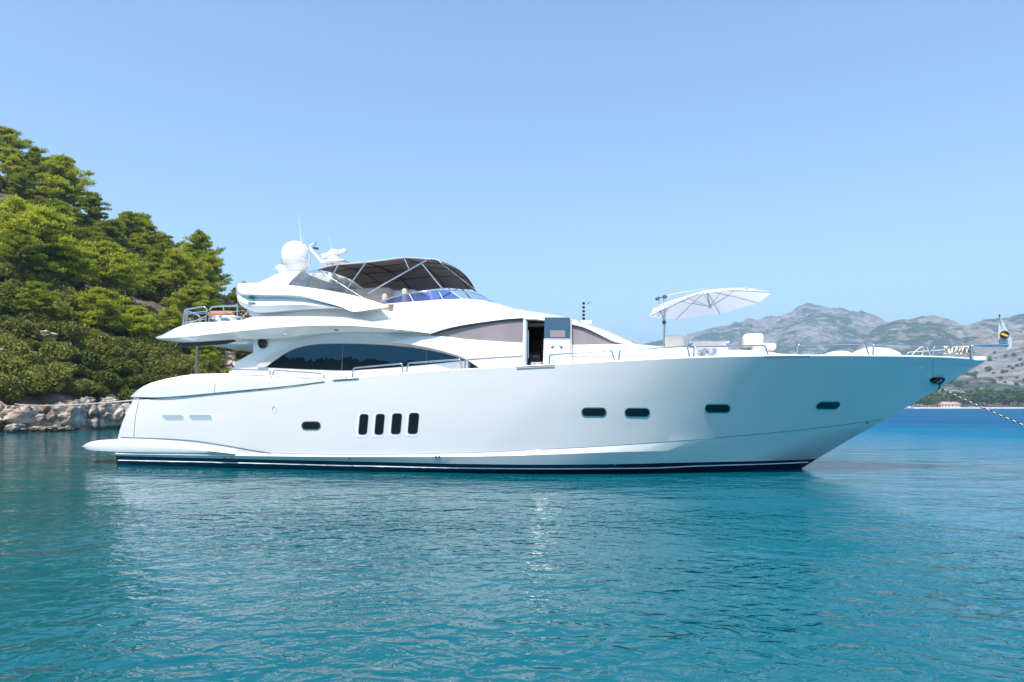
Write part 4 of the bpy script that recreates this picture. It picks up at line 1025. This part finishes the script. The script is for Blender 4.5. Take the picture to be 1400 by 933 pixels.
# pines: dart throwing on the slope
rnd = random.Random(5); placed = []
def ok(x, y, dmin):
    return all((x - a) ** 2 + (y - b) ** 2 > ((dmin + c) / 2) ** 2 for a, b, c in placed)
pines = []
tries = 0
while len(pines) < 135 and tries < 9000:
    tries += 1
    px = rnd.uniform(-330, 335); d = rnd.uniform(9, 56) if tries < 5000 else rnd.uniform(40, 56)
    X, Yy, z = hill_h(px, r0f(px) + d); sx, sy = screen(X, Yy, z)
    # shrub belt low on the slope, bare scree patch on the right
    if sy > 478 - 18 * math.sin(sx * .03) and rnd.random() > .06: continue
    if sx > 286: continue
    if 95 < sx < 150 and 350 < sy < 380: continue
    if fbm(X * .045, Yy * .045, 40, 2) < -.38: continue
    if not ok(X, Yy, 4.5): continue
    placed.append((X, Yy, 4.5)); pines.append((px, d, X, Yy, z, sx, sy))
hero = [(12, 52, 1.15), (45, 53, .9), (75, 53, .95), (100, 53, .9), (130, 52, .85), (190, 53, 1.05), (222, 53, 1.1), (262, 52, 1.0), (280, 47, 1.0), (322, 53, .25), (334, 53, .35), (245, 30, 1.0), (150, 40, 1.1), (60, 20, 1.25)]
def pine_label(sx, sy, d):
    if d > 49: return 'pine standing on the ridge line with its crown against the sky'
    if sy > 470: return 'small pine growing low down among the shrubs above the shore rocks'
    if d > 32: return 'yellow-green pine on the upper part of the steep left slope'
    return 'yellow-green pine on the middle of the steep left slope'
for px, d, sc in hero:
    X, Yy, z = hill_h(px, r0f(px) + d); sx, sy = screen(X, Yy, z); pines.append((px, d, X, Yy, z, sx, sy, sc))
for t in pines:
    px, d, X, Yy, z, sx, sy = t[:7]; sc = t[7] if len(t) > 7 else rnd.uniform(.6, 1.25) * (1 if d > 20 else .85)
    if sx > 300 and len(t) < 8: sc *= .6
    ms = rnd.choice(MESH['pine'])
    lab = pine_label(sx, sy, d); grp = {'pine standing': 'pines along the ridge line', 'small pine gr': 'pines among the shrubs', 'yellow-green ': 'pines on the left slope'}[lab[:13]]
    plant('pine_tree', ms, (X, Yy, z - .2), sc, rnd.uniform(0, 6.28), lab, 'tree', grp, flat=rnd.uniform(.9, 1.15))
# shrubs
shr = []; placed2 = []
tries = 0
while len(shr) < 298 and tries < 20000:
    tries += 1
    px = rnd.uniform(-60, 345); d = rnd.uniform(2.0, 9) if tries % 5 == 0 else rnd.uniform(2.2, 23) if tries % 6 else rnd.uniform(20, 54)
    X, Yy, z = hill_h(px, r0f(px) + d); sx, sy = screen(X, Yy, z)
    if sx > 262 and rnd.random() < .6: continue
    if not all((X - a) ** 2 + (Yy - b) ** 2 > 1.25 ** 2 for a, b in placed2): continue
    placed2.append((X, Yy)); shr.append((X, Yy, z, d, sx))
for X, Yy, z, d, sx in shr:
    lab = 'low olive-green maquis shrub just above the pale shore rocks' if d < 9 else ('dense olive shrub on the lower part of the left slope' if d < 24 else 'dark shrub growing between the pines higher on the left slope')
    plant('maquis_shrub', rnd.choice(MESH['shrub']), (X, Yy, z - .15), rnd.uniform(.85, 1.75), rnd.uniform(0, 6.28), lab, 'shrub', 'shrubs on the lower slope' if d < 24 else 'shrubs between the pines', ('stem', 'foliage'), rnd.uniform(.8, 1.1))

# shore rocks
rockm = mat('shore_rock', (.42, .39, .35), .85)
def rock_mat(m):
    b = bsdf(m); tc = N(m, 'ShaderNodeTexCoord'); gi = N(m, 'ShaderNodeNewGeometry')
    mp = N(m, 'ShaderNodeMapping'); mp.inputs['Rotation'].default_value = (R(25), R(50), 0); mp.inputs['Scale'].default_value = (1, 1, 3.0); L(m, gi.outputs['Position'], mp.inputs[0])
    n = N(m, 'ShaderNodeTexNoise', Scale=.7, Detail=7, Roughness=.62); L(m, mp.outputs[0], n.inputs['Vector'])
    r = ramp(m, [(.34, (.08, .06, .05)), (.44, (.25, .17, .115)), (.51, (.42, .34, .275)), (.68, (.52, .47, .42))]); L(m, n.outputs[0], r.inputs[0])
    sp = N(m, 'ShaderNodeSeparateXYZ'); L(m, gi.outputs['Position'], sp.inputs[0])
    zz = N(m, 'ShaderNodeMath', operation='MULTIPLY_ADD'); L(m, n.outputs[0], zz.inputs[0]); zz.inputs[1].default_value = -.5; L(m, sp.outputs[2], zz.inputs[2])
    tr = N(m, 'ShaderNodeMapRange'); L(m, zz.outputs[0], tr.inputs[0]); tr.inputs[1].default_value = -.12; tr.inputs[2].default_value = .08; tr.inputs[3].default_value = 1; tr.inputs[4].default_value = 0
    wx = N(m, 'ShaderNodeMix', data_type='RGBA'); L(m, tr.outputs[0], wx.inputs[0]); L(m, r.outputs[0], wx.inputs[6]); wx.inputs[7].default_value = (.05, .045, .03, 1); L(m, wx.outputs[2], b.inputs['Base Color'])
    bp = N(m, 'ShaderNodeBump', Strength=.9, Distance=.15); L(m, n.outputs[0], bp.inputs['Height']); L(m, bp.outputs[0], b.inputs['Normal'])
rock_mat(rockm)
def rock_mesh(seed, flat=False):
    bm = bmesh.new(); bmesh.ops.create_icosphere(bm, subdivisions=5, radius=1); o = seed * 7.3
    q = Matrix.Rotation(R(58), 3, 'Y') @ Matrix.Rotation(R(25), 3, 'X')
    for v in bm.verts:
        p = v.co.copy(); s = q @ p
        vz = noise.voronoi(Vector((s.x * .5 + o, s.y * .5, s.z * 1.15)))[0]
        d = (vz[1] - vz[0]); k = .34 * min(d, .3) / .3
        k += .22 * noise.noise(Vector((s.x * 1.2 + o, s.y * 1.2, s.z * 4))) + .07 * noise.noise(p * 5 + Vector((o, 0, 0))) + .07 * noise.noise(Vector((s.x * 3 + o, s.y * 3, s.z * 12)))
        m_ = max(abs(p.x), abs(p.y), abs(p.z)); p = p * (.72 + k) * (1 / m_) ** .45
        v.co = p
    me = bpy.data.meshes.new('shore_rock'); bm.to_mesh(me); bm.free(); me.materials.append(rockm); return me
rms = [rock_mesh(s) for s in range(6)]
def rock(px, base_y, wpx, hpx, seed, label, rz=None, dd=.6, group=None, deep=.8):
    dep = r0f(px) + dd; X = (px - 700) / F * dep; zb = H - (base_y - HOR) * dep / F
    sx = wpx * dep / F / 2 / .95; sz = hpx * dep / F / 2 / .9
    o = bpy.data.objects.new('shore_rock', rms[seed % 6]); link(o); o.location = (X, dep + sx * .2, zb + sz * .8)
    o.scale = (sx, sx * deep, sz); o.rotation_euler = (rnd.uniform(-.15, .15), rnd.uniform(-.15, .15), rnd.uniform(-.5, .5) if rz is None else rz)
    tag(o, label, 'rock', group)
RK = [(-40, 594, 70, 46, 'broad pale rock at the left edge of the shore'), (8, 594, 62, 42, 'large sloping grey rock filling the left corner of the shoreline'), (38, 593, 48, 34, 'wide tilted layered rock beside the leftmost shore rock'),
      (62, 592, 40, 36, 'brown-streaked layered rock left of the shore middle'), (84, 591, 34, 38, 'tall rugged rock in the middle of the shore'), (101, 590, 30, 42, 'dark cleft rock right of the shore middle'),
      (116, 590, 30, 44, 'tall white-topped rock left of the flat block'), (134, 589, 30, 40, 'upright grey rock under the flat white block'), (152, 588, 34, 36, 'rugged grey rock nearest to the yacht stern'),
      (172, 588, 36, 34, 'rock mostly hidden behind the yacht stern'), (20, 594, 24, 14, 'small pale rock at the water line in the left corner'), (50, 593, 22, 10, 'small low rock at the water line below the layered rock'),
      (67, 592.5, 20, 9, 'flat white stone at the water line in mid shore'), (78, 592, 16, 8, 'small rounded white stone at the water line'), (92, 591, 14, 8, 'lowest dark stone at the water line by the cleft'),
      (1, 575, 30, 22, 'pale ledge rock on top at the left edge')]
for i, (px, by, wp, hp, lab) in enumerate(RK): rock(px, by, wp, hp, i, lab, dd=.8 if hp > 20 else -.6)
rock(148, 556, 24, 13, 2, 'flat-topped white block on top of the shore rocks beside the stern', rz=.1, dd=1.5)
rock(118, 558, 18, 14, 4, 'white knobbly rock left of the flat-topped block', dd=1.4)
for px, y, wp, hp, d_, lab in ((8, 495, 44, 30, 8, 'tilted pale crag sticking out of the shrubs at the left edge'), (22, 300, 26, 18, 44, 'white rock face high up under the leftmost ridge pines'), (122, 368, 30, 16, 36, 'dark rock outcrop in shade between the mid-slope pines'), (60, 470, 30, 10, 14, 'brown ledge above the shrubs')):
    X, Yy, z = hill_h(px, r0f(px) + d_); o = bpy.data.objects.new('crag', rms[(px + 1) % 6]); link(o)
    # seat it where the slope meets that line of sight
    best = min((abs(screen(*hill_h(px, r0f(px) + q))[1] - y), q) for q in [k * .5 for k in range(6, 110)])[1]
    X, Yy, z = hill_h(px, r0f(px) + best); s = wp * Yy / F / 2; o.location = (X, Yy, z + .3); o.scale = (s, s, hp * Yy / F / 2); o.rotation_euler = (.2, .3, px)
    tag(o, lab, 'rock')
# scree stones on the bare patch
for k in range(70):
    px = rnd.uniform(285, 352); q = rnd.uniform(8, 50); X, Yy, z = hill_h(px, r0f(px) + q); sx, sy = screen(X, Yy, z)
    o = bpy.data.objects.new('scree_stone', rms[k % 6]); link(o); s = rnd.uniform(.35, 1.1); o.location = (X, Yy, z + s * .2); o.scale = (s * 1.2, s, s * .7); o.rotation_euler = (rnd.uniform(-.4, .4), rnd.uniform(-.4, .4), rnd.uniform(0, 6))
    tag(o, 'pale scree stone on the bare rocky slope behind the aft deck', 'rock', 'stones on the scree slope')

# ------------------------------------------------------------ far shore and mountains
sil = C((300, 530), (500, 505), (700, 480), (820, 468), (845, 461), (862, 464), (883, 465), (910, 457), (949, 453.5), (987, 452), (1026, 442), (1060, 440), (1080, 435), (1099, 429), (1122, 425.5), (1145, 427), (1168, 432), (1195, 439), (1215, 442), (1300, 452), (1500, 470), (2200, 500))
sil2 = C((300, 556), (1000, 550), (1100, 500), (1180, 452), (1207, 441), (1226, 435), (1246, 439.5), (1276, 437), (1296, 441), (1319, 443.5), (1346, 438), (1369, 435), (1400, 432), (1500, 420), (1700, 425), (2200, 450))
sil3 = C((300, 556), (850, 552), (1000, 530), (1150, 522), (1230, 505), (1300, 478), (1345, 462), (1400, 446), (1500, 425), (1800, 400), (2200, 390))
def bump_(t): return max(0, 1 - abs(t)) ** 1.15
def far_h(px, r):
    X = (px - 700) / F * r
    n = fbm(X / 420, r / 420, 1, 7, .56); n2 = fbm(X / 90, r / 90, 5, 5, .6)
    h1_ = (HOR - sil(px)) / F * 3000 * bump_((r - 3000) / (1500 if r < 3000 else 2500))
    h2_ = (HOR - sil2(px)) / F * 2100 * bump_((r - 2100) / (950 if r < 2100 else 1400))
    h3_ = (HOR - sil3(px)) / F * 1250 * bump_((r - 1250) / (560 if r < 1250 else 700))
    base = max(h1_, h2_, h3_); k = min(1, base / 60)
    rid = 1 - abs(noise.noise(Vector((X / 260, r / 500, 8)))) * 2
    h = base + k * (n * 24 * (r / 1500) + n2 * 3.5 * (r / 1500) ** .8 + (rid - .6) * 30 * (r / 2500))
    shore_ = 560 + 14 * math.sin(px * .02) + fbm(px * .02, 0, 2, 3) * 10
    d = r - shore_
    lo = -2 if d < -4 else (-.6 + .5 * (d + 4) / 4 if d < 0 else min(3.5, .2 + d * .05))
    return X, r, max(h if d > 90 else 0, lo) if d > 0 else lo
NA, NR = 560, 190
V = []
for j in range(NR):
    s = j / (NR - 1); r = 548 + 4200 * s ** 1.7
    for i in range(NA):
        t = i / (NA - 1); px = 300 + 540 * (t / .12) if t < .12 else (840 + 600 * (t - .12) / .74 if t < .86 else 1440 + 760 * (t - .86) / .14)
        V.append(far_h(px, r))
Fc = [(j * NA + i, j * NA + i + 1, (j + 1) * NA + i + 1, (j + 1) * NA + i) for j in range(NR - 1) for i in range(NA - 1)]
fm = mat('mountain_rock_scrub', (.3, .27, .25), .95)
def far_mat(m):
    b = bsdf(m); gi = N(m, 'ShaderNodeNewGeometry'); pos = gi.outputs['Position']
    def nz(scale, detail, st=(1, 1, 1), rough=.6):
        mp = N(m, 'ShaderNodeMapping'); mp.inputs['Scale'].default_value = st; L(m, pos, mp.inputs[0])
        n = N(m, 'ShaderNodeTexNoise', Scale=scale, Detail=detail, Roughness=rough); L(m, mp.outputs[0], n.inputs['Vector']); return n.outputs[0]
    rock = ramp(m, [(.35, (.26, .20, .16)), (.5, (.42, .35, .31)), (.65, (.62, .57, .53))]); L(m, nz(.03, 8, (1, 1, 1), .72), rock.inputs[0])
    gr = ramp(m, [(.3, (.045, .065, .025)), (.7, (.10, .12, .05))]); L(m, nz(.02, 4), gr.inputs[0])
    big = nz(.0034, 3); fine = nz(.02, 7, (1, 1, 1.8), .8)
    sep = N(m, 'ShaderNodeSeparateXYZ'); L(m, pos, sep.inputs[0])
    hz = N(m, 'ShaderNodeMapRange'); L(m, sep.outputs[2], hz.inputs[0]); hz.inputs[1].default_value = 10; hz.inputs[2].default_value = 330; hz.inputs[3].default_value = .07; hz.inputs[4].default_value = -.06
    dm = N(m, 'ShaderNodeMapRange'); L(m, sep.outputs[1], dm.inputs[0]); dm.inputs[1].default_value = 1200; dm.inputs[2].default_value = 1700; dm.inputs[3].default_value = -.1; dm.inputs[4].default_value = .0
    a = N(m, 'ShaderNodeMath', operation='MULTIPLY_ADD'); L(m, big, a.inputs[0]); a.inputs[1].default_value = .62; L(m, fine, a.inputs[2])
    c = N(m, 'ShaderNodeMath', operation='ADD'); L(m, a.outputs[0], c.inputs[0]); L(m, hz.outputs[0], c.inputs[1])
    c2 = N(m, 'ShaderNodeMath', operation='ADD'); L(m, c.outputs[0], c2.inputs[0]); L(m, dm.outputs[0], c2.inputs[1])
    mk = ramp(m, [(.40, (0, 0, 0)), (.46, (1, 1, 1))]); mr = N(m, 'ShaderNodeMath', operation='SUBTRACT'); L(m, c2.outputs[0], mr.inputs[0]); mr.inputs[1].default_value = .345
    L(m, mr.outputs[0], mk.inputs[0])
    mx = N(m, 'ShaderNodeMix', data_type='RGBA'); L(m, mk.outputs[0], mx.inputs[0]); L(m, rock.outputs[0], mx.inputs[6]); L(m, gr.outputs[0], mx.inputs[7]); L(m, mx.outputs[2], b.inputs['Base Color'])
    bp = N(m, 'ShaderNodeBump', Strength=1, Distance=30); L(m, fine, bp.inputs['Height']); L(m, bp.outputs[0], b.inputs['Normal'])
far_mat(fm)
mt = mesh_obj('mountains', V, Fc, fm, angle=0); tag(mt, kind='structure')
# beach strip
bmt = mat('pebble_beach', (.5, .46, .41), .9); vary(bmt, (.3, .27, .23), (.6, .57, .52), .5, 6)
def shore_r(px): return 560 + 14 * math.sin(px * .02) + fbm(px * .02, 0, 2, 3) * 10
bp_ = [1000 + 6 * i for i in range(110)]
rows = [[Vector(((px - 700) / F * (shore_r(px) + o), shore_r(px) + o, z)) for px in bp_] for o, z in ((-6, -.3), (-2, .25), (4, .9), (12, 1.1), (14, -.2))]
bo = rows_obj('beach', rows, bmt); tag(bo, kind='structure')
# far trees, scrub, houses
rnd = random.Random(21)
def far_place(px, d):
    r = shore_r(px) + d; return far_h(px, r)
def far_tree(px, d, h, label, group):
    X, Yy, z = far_place(px, d); ms = rnd.choice(MESH['far']); plant('shore_tree', ms, (X, Yy, z - .3), h / ms[2], rnd.uniform(0, 6.28), label, 'tree', group, flat=rnd.uniform(.85, 1.1))
for k in range(66):
    px = rnd.uniform(1322, 1440); d = rnd.uniform(28, 150); hh = rnd.uniform(11, 17)
    far_tree(px, d, hh, 'tall green tree in the grove at the right end of the far beach', 'trees in the grove on the far shore')
for px, d, h in ((1252, 26, 8), (1258, 30, 11), (1263, 26, 9), (1268, 22, 8.5), (1275, 20, 9.5), (1281, 24, 8), (1246, 30, 7), (1272, 60, 12), (1262, 70, 12), (1283, 75, 12), (1292, 80, 11)):
    far_tree(px, d, h, 'bright green tree beside the red-roofed house on the far shore', 'trees left of the far house')
for px, d, h in ((1305, 62, 12), (1312, 80, 14), (1318, 44, 11), (1322, 20, 9), (1300, 90, 13), (1326, 60, 14), (1310, 18, 6)):
    far_tree(px, d, h, 'rounded tree between the far house and the tall grove', 'trees right of the far house')
for k in range(150):
    px = rnd.uniform(1225, 1425); r = rnd.uniform(720, 1240); X, Yy, z = far_h(px, r)
    plant('hill_bush', MESH['far'][k % 5], (X, Yy, z - 1.5), rnd.uniform(.45, .95) * (1 if rnd.random() < .85 else 1.5), rnd.uniform(0, 6.28), 'dark green bush dotted on the bare brown hill across the bay', 'bush', 'bushes on the brown hill', flat=.75)
roofm = mat('terracotta_roof', (.45, .17, .10), .8); vary(roofm, (.42, .22, .16), (.55, .32, .24), .8, 3)
wallm = mat('render_wall', (.72, .68, .62), .8)
def house(px, d, wdt, dpt, hw, hr, label):
    X, Yy, z = far_place(px, d); e = empty('house', (X, Yy, z - .3), rnd.uniform(-.2, .2)); tag(e, label, 'house')
    w_ = box('wall', (0, 0, hw / 2), (wdt, dpt, hw), wallm, e)
    bm = bmesh.new(); a = .6
    vs = [bm.verts.new(v) for v in ((-wdt / 2 - a, -dpt / 2 - a, hw), (wdt / 2 + a, -dpt / 2 - a, hw), (wdt / 2 + a, dpt / 2 + a, hw), (-wdt / 2 - a, dpt / 2 + a, hw), (-wdt / 4, 0, hw + hr), (wdt / 4, 0, hw + hr))]
    for f in ((0, 1, 5, 4), (1, 2, 5), (2, 3, 4, 5), (3, 0, 4), (0, 3, 2, 1)): bm.faces.new([vs[i] for i in f])
    bm_obj('roof', bm, roofm, e, smooth=False)
    for k in range(4):
        x = -wdt / 2 + wdt * (k + .5) / 4; box('window', (x, -dpt / 2 - .02, hw * .55), (wdt * .1, .1, hw * .4), M['portglass'], e)
house(1293, 13, 10, 7, 3.0, 2.2, 'white house with a terracotta hipped roof on the far beach')
house(1304, 18, 7, 6, 3.0, 2.0, 'smaller pale annex right of the terracotta-roofed house')
# small boat
X, Yy = (1243.5 - 700) / F * 540, 540
bm = bmesh.new(); st = [(-3.2, .9, .9), (-1, 1.2, .95), (1.5, 1.0, 1.1), (3.6, .05, 1.5)]
top = [bm.verts.new((x, -w_, z)) for x, w_, z in st]; bo_ = [bm.verts.new((x * .92, -w_ * .6, -.2)) for x, w_, z in st]; bo2 = [bm.verts.new((x * .92, w_ * .6, -.2)) for x, w_, z in st]; top2 = [bm.verts.new((x, w_, z)) for x, w_, z in st]
for a, b in ((top, bo_), (bo_, bo2), (bo2, top2), (top2, top)):
    for i in range(3): bm.faces.new((a[i], a[i + 1], b[i + 1], b[i]))
bm.faces.new((top[0], bo_[0], bo2[0], top2[0])); bm.faces.new((top[3], bo_[3], bo2[3], top2[3]))
be = empty('small_boat', (X, Yy, 0), .1); tag(be, 'tiny white boat lying off the far beach beneath the yacht bow', 'boat')
bm_obj('hull', bm, M['gel'], be); box('cabin', (-.2, 0, 1.3), (2, 1.3, .8), M['gel'], be, bev=.15)

# hills on the shore behind the camera (seen mirrored in the windows)
V = []; NA, NR = 700, 20
for j in range(NR):
    for i in range(NA):
        a = R(-175 + 170 * i / (NA - 1)); r = 130 + 90 * j / (NR - 1)
        s = j / (NR - 1); X = math.cos(a) * r; Yy = math.sin(a) * r
        h = -1 + (25 + 5 * fbm(math.cos(a) * 2.2, math.sin(a) * 2.2, 7, 3)) * min(1, s * 1.3) + fbm(X * .3, Yy * .3, 4, 4) * 3.2 * min(1, s * 2)
        V.append((X, Yy, h))
Fc = [(j * NA + i, j * NA + i + 1, (j + 1) * NA + i + 1, (j + 1) * NA + i) for j in range(NR - 1) for i in range(NA - 1)]
bh = mat('wooded_hill', (.04, .06, .02), .95); vary(bh, (.02, .035, .012), (.08, .09, .035), .3, 6)
tag(mesh_obj('opposite_hill', V, Fc, bh, angle=0), kind='structure')

# haze
HAZE = 2.9e-4
hz = mat('haze', (1, 1, 1)); hz.node_tree.nodes.remove(bsdf(hz))
pv = N(hz, 'ShaderNodeVolumePrincipled'); pv.inputs['Color'].default_value = (.52, .80, 1, 1); pv.inputs['Density'].default_value = HAZE; pv.inputs['Anisotropy'].default_value = .2
L(hz, pv.outputs[0], hz.node_tree.nodes['Material Output'].inputs['Volume'])
bm = bmesh.new(); add_box(bm, (0, 0, 277), (18100, 18100, 560)); ho = bm_obj('haze', bm, hz, None, smooth=False); tag(ho, kind='stuff')
